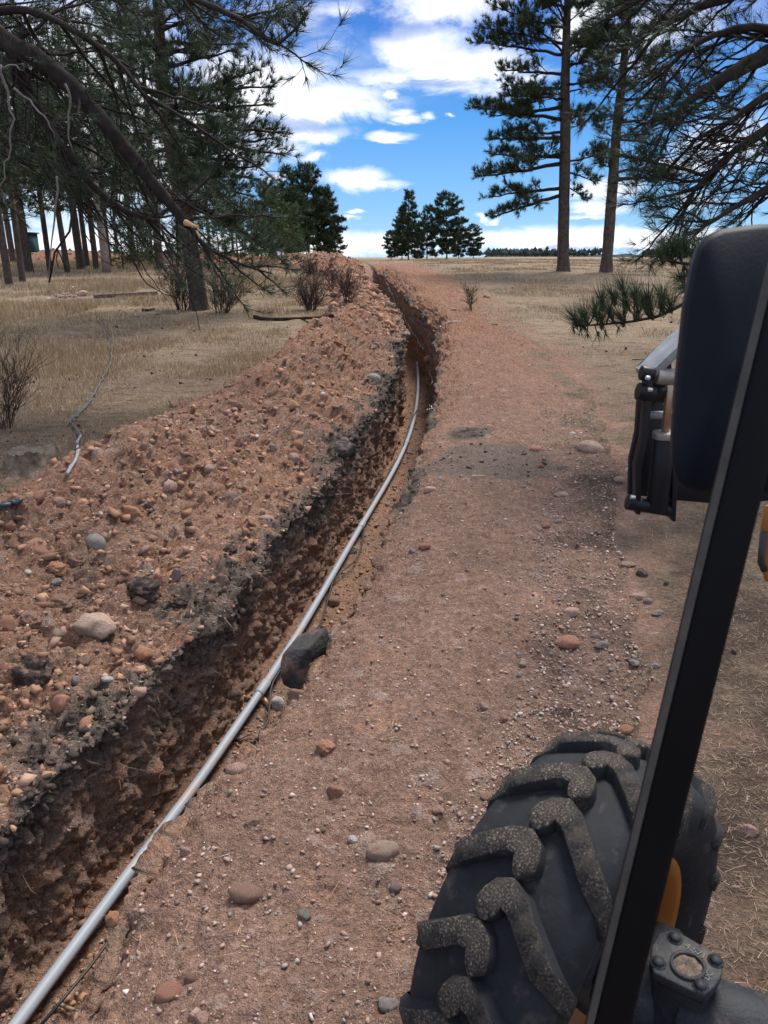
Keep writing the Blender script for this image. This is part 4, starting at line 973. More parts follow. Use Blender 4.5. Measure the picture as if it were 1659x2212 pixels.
def lug_mesh(sgn):
    # centre line: head, knee, long leg to the shoulder, wrapping on to the sidewall
    cl = [(-.034, -.060), (-.029, -.052), (-.018, -.034), (-.004, -.012), (.016, .000), (.055, -.010), (.095, -.036), (.135, -.062), (.170, -.086), (.195, -.104), (.210, -.118), (.216, -.140)]
    hw = [.019, .029, .034, .034, .031, .028, .027, .027, .027, .027, .028, .027]
    V = []; n = len(cl)
    for i, (x, c) in enumerate(cl):
        a = cl[max(i-1, 0)]; e = cl[min(i+1, n-1)]; tx, tc = e[0]-a[0], e[1]-a[1]; L = math.hypot(tx, tc); nx, nc = -tc/L, tx/L
        if i > n-3: nx, nc = 0, 1
        rr = prof_r(x) if abs(x) < .2 else (.452 if i == n-3 else (.432 if i == n-2 else .395))
        h = .034 if i < n-1 else .004
        for w_, top_ in ((-1.18, 0), (-1.0, .90), (-.90, 1), (.90, 1), (1.0, .90), (1.18, 0)):
            xx = x+nx*hw[i]*w_; cc = c+nc*hw[i]*w_; r = rr-.006+(h+.006)*top_
            ox = 0
            if i >= n-3: ox = .006*top_*(i-(n-4)); r = rr-.004+(h*.55)*top_*(1 if i == n-3 else .55)
            th = cc/.48
            V.append((sgn*(xx+ox), r*math.sin(th), r*math.cos(th)))
    F = []
    for i in range(n-1):
        for k in range(5): F.append((i*6+k, i*6+k+1, (i+1)*6+k+1, (i+1)*6+k))
    F += [(0, 5, 4, 1), (1, 4, 3, 2)]; e = (n-1)*6; F += [(e, e+1, e+4, e+5), (e+1, e+2, e+3, e+4)]
    F = np.array(F); F = F[:, ::-1] if sgn > 0 else F
    me = fmesh('tread_lug', V, F, M_lug, False); me.materials.append(M_rub)
    mi = np.zeros(len(F), dtype=np.int32); mi[[i*5 for i in range(n-1)]] = 1; mi[[i*5+4 for i in range(n-1)]] = 1; me.polygons.foreach_set('material_index', mi)
    return me
lm = {s: lug_mesh(s) for s in (1, -1)}
NL = 15
for s in (1, -1):
    for k in range(NL):
        o = link('tread_lug', lm[s], tyre); o.rotation_euler = ((k+(.5 if s > 0 else 0)+.2)*2*math.pi/NL, 0, 0)
V, F = lathe_x([(.135, .272), (.160, .285), (.168, .275), (.160, .255), (.10, .235), (.02, .225), (.0, .17), (.015, .10), (.01, .02)], 48)
rim = link('wheel_rim', fmesh('wheel_rim', V, F, M_orange, True), veh); rim.location = WC-VR; rim.rotation_euler = (0, 0, WANG); rim.scale = (.9, 1.12, 1.12)
AX = Vector((math.cos(WANG), math.sin(WANG), 0)); BX = Vector((.93, -.36, 0)).normalized(); FW = Vector((.36, .93, 0)).normalized()
hubc = WC+AX*.06
b_ = Buf(); b_.tube([hubc, hubc+AX*.06, hubc+AX*.08, hubc+AX*.16], [.15, .15, .10, .11], 20); vp('hub', b_, M_cast, True)
# king pin cap
def onz(x, y, z):
    d_ = ray(x, y); return Vector((0, 0, CAMH))+d_*((z-CAMH)/d_.z)
CZ = .80
cap = [(1404, 2079), (1409, 2040), (1424, 2014), (1451, 2006), (1480, 2020), (1540, 2056), (1563, 2079), (1560, 2105), (1545, 2132), (1522, 2151), (1473, 2131), (1413, 2101)]
top_ = [onz(x, y, CZ) for x, y in cap]; low_ = [p-UP*.026 for p in top_]
kc = onz(1487, 2082, CZ)
vcap = vp('knuckle_cap', Buf().prism(low_, top_), M_cast, False, None, .004)
ring = []; rin = []
for k in range(24):
    th = 2*math.pi*k/24; ring.append(onz(1487+40*math.cos(th), 2084+31*math.sin(th)*1.0+9*math.cos(th), CZ+.006)); rin.append(onz(1487+33*math.cos(th), 2084+25*math.sin(th)+8*math.cos(th), CZ+.006))
b_ = Buf(); V = ring+[p-UP*.008 for p in ring]+rin+[p-UP*.007 for p in rin]; n = 24
b_.add(V, [(i, (i+1) % n, 2*n+(i+1) % n, 2*n+i) for i in range(n)]+[(n+i, n+(i+1) % n, (i+1) % n, i) for i in range(n)]+[(2*n+i, 2*n+(i+1) % n, 3*n+(i+1) % n, 3*n+i) for i in range(n)])
link('cap_lip', fmesh('cap_lip', np.concatenate(b_.v)-np.array(VR), np.concatenate(b_.f), M_cast, True), vcap)
V = [kc+UP*.0035]+[p-UP*.004 for p in rin]
md = Buf(); V2 = []; F2 = []
for rr_ in (1.0, .72, .42, .15):
    for i, p in enumerate(rin): q = kc.lerp(p, rr_); V2.append(Vector((q.x, q.y, CZ-.001+random.uniform(0, .010)*(rr_ < .95))))
for j in range(3):
    for i in range(n): F2.append((j*n+i, j*n+(i+1) % n, (j+1)*n+(i+1) % n, (j+1)*n+i))
for i in range(0, n, 2): F2.append((3*n+i, 3*n+(i+1) % n, 3*n+(i+2) % n, 3*n+(i+12) % n))
md.add(V2, F2); link('mud_fill', fmesh('mud_fill', np.concatenate(md.v)-np.array(VR), np.concatenate(md.f), M_mud, False), vcap)
bm_ = Buf(); bm_.tube([Vector((0, 0, -.004)), Vector((0, 0, .009))], .0135, 6); bm_.tube([Vector((0, 0, -.006)), Vector((0, 0, .001))], .0185, 20)
bolt_me = bm_.mesh('cap_bolt', M_cast)
for x, y in [(1458, 2027), (1546, 2076), (1513, 2130), (1422, 2080)]:
    o = link('cap_bolt', bolt_me, vcap); o.location = onz(x, y, CZ+.001)-VR
def text_on(s, p, q, z, size, m, parent, name='cast_lettering', extr=.0012):
    a = onz(*p, z); c = onz(*q, z); ang = math.atan2(c.y-a.y, c.x-a.x)
    cu = bpy.data.curves.new(name, 'FONT'); cu.body = s; cu.size = size; cu.extrude = extr; cu.align_x = 'LEFT'
    t_ = bpy.data.objects.new(name, cu); COL.objects.link(t_); dg = bpy.context.evaluated_depsgraph_get(); me = bpy.data.meshes.new_from_object(t_.evaluated_get(dg)); bpy.data.objects.remove(t_)
    me.materials.clear(); me.materials.append(m); o = bpy.data.objects.new(name, me); COL.objects.link(o); o.parent = parent; o.location = a-VR; o.rotation_euler = (0, 0, ang); return o
text_on('4.571', (1478, 2046), (1522, 2072), CZ+.001, .022, M_letter, vcap)
text_on('DC', (1530, 2120), (1546, 2094), CZ+.001, .019, M_letter, vcap)
# knuckle housing below the cap, and the axle beam
def grow(pts, k, dz): return [kc+(p-kc)*k+UP*dz for p in pts]
b_ = Buf(); lv_ = [grow(top_, .97, -.027), grow(top_, .86, -.06), grow(top_, .84, -.12), grow(top_, 1.05, -.20), grow(top_, 1.1, -.40)]
n = len(top_); V = [p for r_ in lv_ for p in r_]
b_.add(V, [(j*n+i, (j+1)*n+i, (j+1)*n+(i+1) % n, j*n+(i+1) % n) for j in range(4) for i in range(n)])
vp('steering_knuckle', b_, M_cast, True)
b_ = Buf(); k0 = kc-UP*.15
b_.tube([k0-BX*.02, k0+BX*.14-UP*.02, k0+BX*.30-UP*.05, k0+BX*1.5-UP*.06], [.10, .105, .085, .09], 14); vp('axle_beam', b_, M_cast, True)
b_ = Buf(); b_.tube([WC+AX*.1, WC+AX*.22+UP*.02, k0+AX*.02-UP*.03], [.13, .15, .12], 18); vp('hub_housing', b_, M_cast, True)
b_ = Buf(); s0 = k0-FW*.12-UP*.02; b_.tube([s0-BX*.10, s0+BX*.25-FW*.03, s0+BX*1.0-FW*.05], [.028, .024, .024], 10); b_.tube([k0-UP*.04, s0], [.06, .04], 10); vp('steering_arm', b_, M_cast, True)
b_ = Buf(); s1 = kc+BX*.12-UP*.10; b_.box(s1+BX*.38-UP*.02, .7, .13, .03, Matrix.Rotation(math.atan2(-.36, .93), 3, 'Z') @ Matrix.Rotation(.06, 3, 'Y')); vp('axle_plate', b_, M_cast, False, None, .006)
# cab post
P1 = PD(1583, 1100, .90); P2 = PD(1313, 2212, 1.0); ax = (P1-P2).normalized(); top_p = P1+ax*1.2; bot_p = P2-ax*.35
sidev = ax.cross(Vector((0, -1, 0))).normalized(); fv = ax.cross(sidev).normalized()
def bar(a, c, w, d_, m, name, offs=Vector(), bv=.01, parent=None):
    V = []
    for p in (a, c):
        for k, l_ in ((-1, -1), (1, -1), (1, 1), (-1, 1)): V.append(p+offs+sidev*w/2*k+fv*d_/2*l_)
    b_ = Buf(); b_.add(V, [(0, 1, 2, 3), (7, 6, 5, 4), (0, 4, 5, 1), (1, 5, 6, 2), (2, 6, 7, 3), (3, 7, 4, 0)]); return vp(name, b_, m, False, parent, bv)
post = bar(bot_p, top_p, .056, .030, M_post, 'cab_post', bv=.010)
bar(bot_p, top_p, .006, .012, simple('seal_rubber', (.07, .066, .06), .8, .2), 'door_seal', sidev*(-.030 if (sidev.x > 0) else .030)+fv*(.012 if fv.y < 0 else -.012), .002, post)
# mirror
mo = [(1453, 1000), (1454, 940), (1462, 840), (1480, 664), (1498, 570), (1508, 535), (1526, 509), (1560, 494), (1640, 484), (1700, 484), (1730, 500), (1745, 560), (1735, 1000), (1720, 1050), (1690, 1066), (1520, 1062), (1482, 1053), (1464, 1037)]
fr = [PD(x, y, 1.08) for x, y in mo]; cf = sum(fr, Vector())/len(fr)
bk = [cf+(p-cf)*.97+Vector((.012, .05, .0)) for p in fr]; md_ = [p+Vector((.003, .012, 0)) for p in fr]; f2 = [cf+(p-cf)*.955+Vector((-.001, -.012, 0)) for p in fr]
b_ = Buf(); n = len(fr); V = f2+fr+md_+bk+[cf+Vector((0, -.014, 0)), cf+Vector((.01, .055, 0))]
F = [(j*n+i, j*n+(i+1) % n, (j+1)*n+(i+1) % n, (j+1)*n+i) for j in range(3) for i in range(n)]
for i in range(0, n, 2): F += [(4*n, (i+2) % n, (i+1) % n, i), (4*n+1, 3*n+i, 3*n+(i+1) % n, 3*n+(i+2) % n)]
b_.add(V, F); mir = vp('mirror', b_, M_mirror, True)
b_ = Buf(); q = PD(1690, 800, 1.10); b_.tube([q+Vector((0, .03, 0)), q+Vector((.06, .0, .0)), P1+ax*.16], .011, 10); vp('mirror_arm', b_, M_post, True)
# loader arm end with its tilt cylinder
YL = 3.05
def pp_(x, y, dy=0): return PY(x, y, YL)+Vector((0, dy, 0))
def plate(name, outline, dy0, dy1, m, bv=.004):
    return vp(name, Buf().prism([pp_(x, y, dy0) for x, y in outline], [pp_(x, y, dy1) for x, y in outline]), m, False, None, bv)
plate('back_plate', [(1403, 870), (1460, 870), (1462, 1095), (1380, 1092), (1383, 1010), (1397, 950)], .14, .17, M_black)
plate('side_plate', [(1397, 800), (1410, 806), (1404, 880), (1397, 950), (1384, 1010), (1381, 1110), (1371, 1108), (1371, 1000), (1384, 945), (1390, 870)], -.02, .03, M_black)
plate('side_plate', [(1448, 1000), (1462, 1000), (1458, 1060), (1455, 1123), (1446, 1121), (1447, 1050)], -.03, .03, M_black)
plate('top_bracket', [(1399, 806), (1408, 800), (1470, 738), (1520, 700), (1524, 712), (1472, 760), (1414, 812), (1402, 818)], -.02, .16, M_plate)
plate('bracket_web', [(1410, 812), (1470, 752), (1472, 850), (1404, 880)], .10, .13, M_black)
def cyl(name, a, c, r, m, sides=20, dy=0, dy2=None):
    b_ = Buf(); b_.tube([pp_(*a, dy), pp_(*c, dy if dy2 is None else dy2)], r, sides); o = vp(name, b_, m, False); 
    for p in o.data.polygons: p.use_smooth = len(p.vertices) == 4 and abs(p.normal.length) > 0
    bevel(o, .003, 2, 50); return o
cyl('cylinder_barrel', (1436, 946), (1418, 1103), .047, M_black, 28)
cyl('cylinder_gland', (1437.5, 932), (1436, 947), .051, M_steel, 28)
cyl('piston_rod', (1449, 812), (1437, 936), .0165, M_rod, 20)
cyl('rod_eye', (1418, 812), (1462, 816), .034, M_steel, 20)
cyl('grease_nipple', (1437, 796), (1437.5, 787), .005, M_bolt, 8)
cyl('pin_boss', (1384, 805), (1412, 809), .030, M_black, 20)
cyl('pin_boss', (1377, 845), (1412, 850), .036, M_black, 20)
cyl('cross_tube', (1410, 856), (1470, 862), .032, M_cast, 20, .06)
cyl('cross_bar', (1404, 905), (1470, 905), .018, M_plate, 8, .08)
cyl('cross_tube', (1366, 1088), (1452, 1102), .030, M_black, 20)
cyl('pin_head', (1355, 1084), (1370, 1087), .034, M_black, 20)
for x, y in [(1393, 813), (1398, 838), (1362, 1068)]: cyl('bolt_head', (x-5, y), (x+5, y+1), .0105, M_bolt, 6, -.035)
b_ = Buf(); b_.prism([pp_(x, y, .10) for x, y in [(1458, 1030), (1600, 1030), (1760, 1040), (1760, 1090), (1600, 1108), (1462, 1096)]], [pp_(x, y, .36) for x, y in [(1458, 1030), (1600, 1030), (1760, 1040), (1760, 1090), (1600, 1108), (1462, 1096)]])
vp('loader_arm', b_, M_black, False, None, .01)
op = [(1652, 1090), (1643, 1140), (1641, 1200), (1648, 1238), (1652, 1256), (1700, 1262), (1800, 1240), (1800, 1080)]
vp('body_panel', Buf().prism([PY(x, y, 2.4) for x, y in op], [PY(x, y, 2.55) for x, y in op]), M_orange, False, None, .01)
b_ = Buf(); b_.tube([PY(1650, 1150, 2.38), PY(1644, 1215, 2.38), PY(1652, 1232, 2.38)], .012, 10); vp('hose', b_, M_cable, True)

# ------------------------------------------------------------------ conduit, cable, rope, hoses
def on_ground(px, lift, nrm_off=True):
    out = []
    for (x, y) in px:
        p, n, _ = hit(x, y); out.append(p+n*lift)
    return out
def smooth_path(pts, per=8, it=1):
    out = []
    n = len(pts)
    for i in range(n-1):
        p0_, p1_, p2_, p3_ = pts[max(i-1, 0)], pts[i], pts[i+1], pts[min(i+2, n-1)]
        for k in range(per):
            t = k/per; out.append(.5*((2*p1_)+(p2_-p0_)*t+(2*p0_-5*p1_+4*p2_-p3_)*t*t+(3*p1_-p0_-3*p2_+p3_)*t**3))
    out.append(pts[-1]); return out
pl_ = [on_drop(x, y) for x, y in PIPE_PX[1:]]
# lower near end runs straight on under the picture
dd = (pl_[0]-pl_[3]).normalized(); pl_ = [pl_[0]+dd*2.2, pl_[0]+dd*.8]+pl_
pl_ = smooth_path(pl_, 5)
# relax small measuring noise
for _ in range(60): pl_ = [pl_[0]]+[(pl_[i-1]+pl_[i]*2+pl_[i+1])/4 for i in range(1, len(pl_)-1)]+[pl_[-1]]
root = empty('conduit', pl_[0], 'long grey plastic conduit lying along the trench floor', 'pipe')
def cut(path, a, c): return [p for i, p in enumerate(path) if a <= i <= c]
def nearest(px_):
    tgt = on_drop(*px_); return min(range(len(pl_)), key=lambda i: (pl_[i]-tgt).length)
cpl = [nearest(q) for q in [(570, 1488), (778, 1134), (881, 960)]]
o_ = Vector(root.location); b_ = Buf(); b_.tube([p-o_ for p in pl_], .030, 18); pipe = link('pipe_body', b_.mesh('pipe_body', M_pipe, True), root)
for i in cpl:
    a = pl_[i]; t = (pl_[i]-pl_[i-1]).normalized(); b_ = Buf()
    b_.tube([a-t*.085-o_, a-t*.07-o_, a+t*.06-o_, a+t*.085-o_], [.0302, .0365, .0365, .0302], 18); link('bell_joint', b_.mesh('bell_joint', M_pipe, True), root)
# printed line of small marks on top of the conduit
b_ = Buf()
for i0, n_ in ((nearest((545, 1525)), 16), (nearest((690, 1290)), 14)):
    t = (pl_[i0+1]-pl_[i0]).normalized(); side = t.cross(UP).normalized(); up_ = side.cross(t)
    for k in range(n_):
        if k % 5 == 4: continue
        nrm_ = (up_*.93-side*.37).normalized(); tan_ = nrm_.cross(t)
        c0 = pl_[i0]+t*(k*.022)+nrm_*.0312-o_
        for q in range(3):
            if random.random() < .25: continue
            e = c0+tan_*(q-1)*.003; w = t*.0055; h_ = tan_*.0011
            b_.add([e-w-h_, e+w-h_, e+w+h_, e-w+h_], [(0, 1, 2, 3)])
tag(link('printed_marking', b_.mesh('printed_marking', M_ink), root), kind='stuff')
def densify(px, k=4):
    out = []
    for p_, q_ in zip(px, px[1:]):
        for i in range(k): out.append((p_[0]+(q_[0]-p_[0])*i/k, p_[1]+(q_[1]-p_[1])*i/k))
    return out+[px[-1]]
def line_thing(name, label, cat, px, r, m, lift=None, wob=0, per=8, floor=False):
    pts = smooth_path([on_drop(*q)+UP*lift for q in px] if floor else on_ground(densify(px), lift if lift is not None else r*1.1), max(2, per//3))
    if wob: pts = [p+Vector((random.gauss(0, wob), random.gauss(0, wob), abs(random.gauss(0, wob*.6)))) for p in pts]
    b_ = Buf(); o = pts[0]; b_.tube([p-o for p in pts], r, 8); ob = link(name, b_.mesh(name, m, True), None, o); return tag(ob, label, cat)
line_thing('cable', 'thin black cable snaking beside the grey conduit in the trench', 'cable',
           [(85, 2205), (190, 2081), (243, 2008), (300, 1925), (400, 1775), (440, 1728), (530, 1616), (578, 1551), (583, 1487), (605, 1440), (672, 1367), (700, 1322), (720, 1247), (765, 1207), (784, 1165), (787, 1125), (800, 1080), (825, 1046), (842, 1008), (868, 973)], .0075, M_cable, -.03, floor=True)
line_thing('cable', 'thin black wire crossing over the grey conduit further up the trench', 'cable', [(872, 968), (884, 925), (893, 905), (908, 882), (933, 862)], .007, M_cable, .05, floor=True)
def rope(label, px, r=.014):
    pts = on_ground(densify(px, 7), .075)
    for _ in range(3): pts = [pts[0]]+[(pts[i-1]+pts[i]*2+pts[i+1])/4 for i in range(1, len(pts)-1)]+[pts[-1]]
    pts = smooth_path(pts, 5); root = empty('rope', pts[0], label, 'rope'); o = pts[0]
    for s_, (nm, m) in enumerate((('pale_strand', M_ropeY), ('black_strand', M_ropeB))):
        q = []
        for i, p in enumerate(pts):
            t = (pts[min(i+1, len(pts)-1)]-pts[max(i-1, 0)]).normalized(); a = t.cross(UP).normalized(); c = t.cross(a); th = i*.9+s_*math.pi
            q.append(p-o+a*math.cos(th)*r*.7+c*math.sin(th)*r*.7)
        b_ = Buf(); b_.tube(q, r*.75, 5); link(nm, b_.mesh(nm, m, True), root)
rope('twisted black and pale yellow rope lying from the spoil bank down to the round stone', [(838, 612), (852, 645), (872, 682), (888, 705), (905, 735), (920, 760)], .013)
rope('short twisted yellow and black rope end below the round stone in the trench', [(937, 790), (936, 815), (936, 835), (931, 862), (929, 884), (927, 896)], .010)
line_thing('twine', 'loose loop of white twine on the right lip of the trench', 'twine', [(948, 712), (955, 703), (968, 697), (984, 695), (992, 696)], .007, M_twine, .02)
line_thing('hose', 'thin dark grey hose winding through the dry grass towards the spoil bank', 'hose', [(205, 690), (225, 705), (233, 728), (242, 757), (240, 785), (226, 815), (213, 838), (204, 855), (186, 885), (166, 905), (151, 914), (164, 930), (176, 946)], .011, M_hose, .03, .008)
line_thing('hose', 'pale grey end piece of hose beside the old stump', 'hose', [(176, 946), (168, 960), (170, 978), (165, 998), (145, 1026)], .014, M_hosep, .03)
line_thing('hose', 'short blue black hose poking out of the grass left of the red rock', 'hose', [(-20, 1096), (0, 1092), (22, 1088), (42, 1084)], .017, M_hoseb, .03)

# ------------------------------------------------------------------ stumps, logs, sticks
def stump(x, y, wpx, hpx, label, m=M_stump, roots=7):
    p, n, D = hit(x, y); r = wpx/2*D/FPX; h = hpx*D/FPX/.95; root = empty('stump', p-UP*.04, label, 'stump')
    b_ = Buf(); N = 40; V = []; lv_ = [(1.7, 0), (1.28, .12), (1.02, .4), (.90, .8), (.86, 1)]
    g = random.Random(int(x)); ph = [g.uniform(0, 6) for _ in range(3)]
    def rad(th, k): return r*(k+(.16*(k-.75))*math.sin(roots*th+ph[0])*2+.035*math.sin(13*th+ph[1])+.02*math.sin(23*th+ph[2]))
    for k, z in lv_:
        for i in range(N):
            th = 2*math.pi*i/N; zz = h*z+(.10*h*math.sin(3*th+ph[1])+g.uniform(-.09, .09)*h if z == 1 else 0); V.append((rad(th, k)*math.cos(th)/1.3, rad(th, k)*math.sin(th)/1.3, zz))
    b_.add(V, [(j*N+i, j*N+(i+1) % N, (j+1)*N+(i+1) % N, (j+1)*N+i) for j in range(len(lv_)-1) for i in range(N)])
    link('stump_side', b_.mesh('stump_side', m, True), root)
    t = Buf(); e = len(lv_)-1; V2 = V[e*N:]; c = [(a[0]*.5, a[1]*.5, h*.93+random.uniform(-.01, .01)) for a in V2]
    t.add(V2+c+[(0, 0, h*.9)], [(i, (i+1) % N, N+(i+1) % N, N+i) for i in range(N)]+[(N+i, N+i+1, N+(i+2) % N, 2*N) for i in range(0, N, 2)])
    link('cut_face', t.mesh('cut_face', M_cut if m is not M_stump else simple('grey_cut_wood', (.115, .10, .085), .95, .1, 0, .4, 16, .01, 60), True), root); return root
stump(76, 1008, 138, 44, 'wide grey weathered stump with ribbed sides beside the pale hose')
stump(161, 632, 14, 15, 'small fresh cut tan stump behind the ring of pale stones', M_cut)
def log(name, label, cat, px, r0, r1, m, jit=.15, sides=8):
    pts = smooth_path(on_ground(px, r0*.6), 5); b_ = Buf(); n = len(pts); o = pts[0]
    b_.tube([p-o for p in pts], [r0+(r1-r0)*i/(n-1) for i in range(n)], sides, True, jit, 3); return tag(link(name, b_.mesh(name, m, True), None, o), label, cat)
log('log', 'dark rotten log lying in the grass left of the spoil bank', 'log', [(550, 687), (575, 692), (615, 692), (655, 690), (690, 687), (718, 685)], .05, .025, M_barkd, .5)
b_ = Buf(); a, _, _ = hit(203, 645); c, _, _ = hit(340, 637); t = (c-a); L = t.length
o = link('timber', Buf().box((0, 0, 0), L, .10, .10).mesh('timber', M_oldw), None, (a+c)/2+UP*.05); o.rotation_euler = (0, -math.asin(t.z/L), math.atan2(t.y, t.x)); bevel(o, .01); tag(o, 'long squared grey timber lying in the dry grass', 'timber')
log('log', 'short dark branch piece on the ground left of the leaning pine base', 'branch', [(308, 672), (322, 672), (334, 669)], .04, .02, M_barkd)
for lab, px, r0, r1, m in [
    ('stick crossing over the grey conduit below its upper joint', [(768, 1098), (785, 1101), (803, 1103), (820, 1108)], .011, .006, M_root),
    ('pale broken root poking out of the left trench wall near the conduit', [(716, 1073), (740, 1072), (756, 1071), (772, 1074)], .014, .006, M_root),
    ('split orange stub of root beside the lower joint of the conduit', [(556, 1512), (570, 1520), (583, 1532)], .022, .008, M_fresh),
    ('thin dark stick on the conduit with one end in the dirt', [(488, 1608), (505, 1606), (525, 1600), (545, 1590)], .005, .003, M_barkd),
    ('pale curled piece of root in the trench bottom near the cable', [(118, 2172), (130, 2178), (145, 2184), (160, 2190)], .012, .008, M_root),
    ('dark twig lying on the dry grass left of the tilt cylinder', [(1366, 780), (1400, 779), (1440, 779)], .008, .005, M_barkd),
    ('short pale stick on the dirt ledge left of the white stone', [(1018, 1034), (1030, 1033), (1045, 1034)], .008, .006, M_cut)]:
    p = log('stick', lab, 'stick', px, r0, r1, m, .2, 6); p.location.z += .02
def shrub(x, y, wpx, hpx, label, n=26, seed=0, m=M_twig, lean=0, spreadk=1.0):
    p, nn_, D = hit(x, y); w = wpx*D/FPX; h = hpx*D/FPX; g = random.Random(seed); A_ = []; B_ = []; ra = []; rb = []
    def grow_(q, d_, L, r, depth):
        for k in range(3):
            d_ = (d_+Vector((g.gauss(0, .2), g.gauss(0, .2), g.gauss(.05, .12)))).normalized(); e = q+d_*L/3
            A_.append(q); B_.append(e); ra.append(r*(1-.15*k)); rb.append(r*(.85-.15*k)); q = e
            if depth > 0:
                for _ in range(2 if depth > 1 else 1+g.randint(0, 1)): grow_(q, (d_+Vector((g.gauss(0, .6), g.gauss(0, .6), g.gauss(.1, .35)))).normalized(), L*g.uniform(.35, .6), r*.6, depth-1)
    for k in range(n):
        a = g.uniform(0, 2*math.pi); q = p+Vector((math.cos(a)*w*.10, math.sin(a)*w*.10, -.03)); s_ = g.uniform(.1, 1)*w/(2*h)*1.1*spreadk
        grow_(q, Vector((math.cos(a)*s_+lean, math.sin(a)*s_, 1)).normalized(), h*g.uniform(.6, 1.0), max(.005, .0032*D/6), 2)
    V, F = seg_mesh(np.array(A_)-np.array(p), np.array(B_)-np.array(p), ra, rb, 3)
    return tag(link('shrub', fmesh('shrub', V, F, m, True), None, p), label, 'shrub')
shrub(392, 668, 90, 88, 'bare twiggy shrub just left of the leaning pine base', 22, 1)
shrub(478, 676, 100, 78, 'wide bare shrub just right of the leaning pine base', 30, 2)
shrub(672, 670, 75, 62, 'dense dark rounded shrub against the foot of the spoil bank', 34, 3)
shrub(680, 601, 70, 34, 'low dark shrub further back at the foot of the spoil bank', 26, 4)
shrub(752, 655, 60, 62, 'thin upright bare shrub standing on the spoil bank', 16, 5, spreadk=.6)
shrub(1016, 668, 34, 52, 'few bare upright stems on the dirt right of the trench', 7, 6, spreadk=.4)
shrub(14, 925, 84, 150, 'tall dark bare shrub at the left edge of the field', 22, 7, spreadk=.7)
shrub(715, 612, 34, 30, 'tiny bare shrub wedged between the bank and the low dark shrub', 10, 8)

# ------------------------------------------------------------------ stones
def ico(sub):
    import bmesh
    bm = bmesh.new(); bmesh.ops.create_icosphere(bm, subdivisions=sub, radius=1); V = np.array([v.co[:] for v in bm.verts]); F = np.array([[v.index for v in f.verts] for f in bm.faces]); bm.free(); return V, F
IC1, IF1 = ico(1); IC2, IF2 = ico(2); IC3, IF3 = ico(3); IC4, IF4 = ico(4)
def rock_shape(seed, angular=.5, sub=3, rough=.08):
    V, F = {2: (IC2, IF2), 3: (IC3, IF3), 4: (IC4, IF4)}[sub]; V = V.copy(); g = np.random.default_rng(seed)
    r = 1+.22*fbm(V+seed*3.1, 1.1, 2, seed)[:, None]; V = V*r
    for _ in range(int(4+angular*9)):
        n = g.normal(size=3); n /= np.linalg.norm(n); d_ = g.uniform(.55, .85)+(1-angular)*.25; s_ = V@n; k = s_ > d_; V[k] -= np.outer((s_[k]-d_)*(.75+.25*angular), n)
    V += V*(rough*fbm(V+seed, 3.2, 4, seed+5)[:, None])
    V /= np.abs(V).max(0); return V, F
RM = {'cobble': [fmesh('stone', *rock_shape(s, .3, 3, .10), M_rock) for s in (1, 2, 3, 4)], 'rock': [fmesh('stone', *rock_shape(s, .85, 3, .22), M_rock, False) for s in (11, 12, 13, 14, 15)],
      'slab': [fmesh('stone', *rock_shape(s, 1.0, 3, .15), M_rock, False) for s in (21, 22, 23)], 'clod': [fmesh('clod', *rock_shape(s, .3, 4, .45), M_rock, False) for s in (31, 32, 33)]}
CC = {'red': (.37, .185, .125), 'pink': (.46, .29, .235), 'tan': (.37, .27, .21), 'grey': (.26, .235, .22), 'brown': (.25, .155, .115), 'dark': (.060, .048, .042), 'white': (.62, .58, .54),
      'green': (.25, .25, .20), 'orange': (.42, .215, .12), 'slate': (.075, .072, .070), 'mauve': (.25, .18, .18)}
def stone(x, y, w, h, col, shape, label, rot=0, sink=.38, depth=.9, lift=0, cat='stone', dz=None, group=None):
    p, n, D = hit(x, y+h*.25); s = D/FPX; g = random.Random(int(x*7+y)); me = g.choice(RM[shape])
    o = bpy.data.objects.new('clod' if shape == 'clod' else 'stone', me); COL.objects.link(o)
    sx_, sz_ = w*s/2, h*s/2*1.05; sy_ = (sx_+sz_)/2*depth
    o.scale = (sx_, sy_, sz_); o.rotation_euler = (g.uniform(-.15, .15), R(rot), g.uniform(-.3, .3))
    o.location = p+UP*(sz_*(1-2*sink)+lift)+Vector((0, sy_*.4, 0)); c = CC[col]; k = g.uniform(.88, 1.12); o.color = (c[0]*k, c[1]*k, c[2]*k, 1)
    return tag(o, label, cat, group)
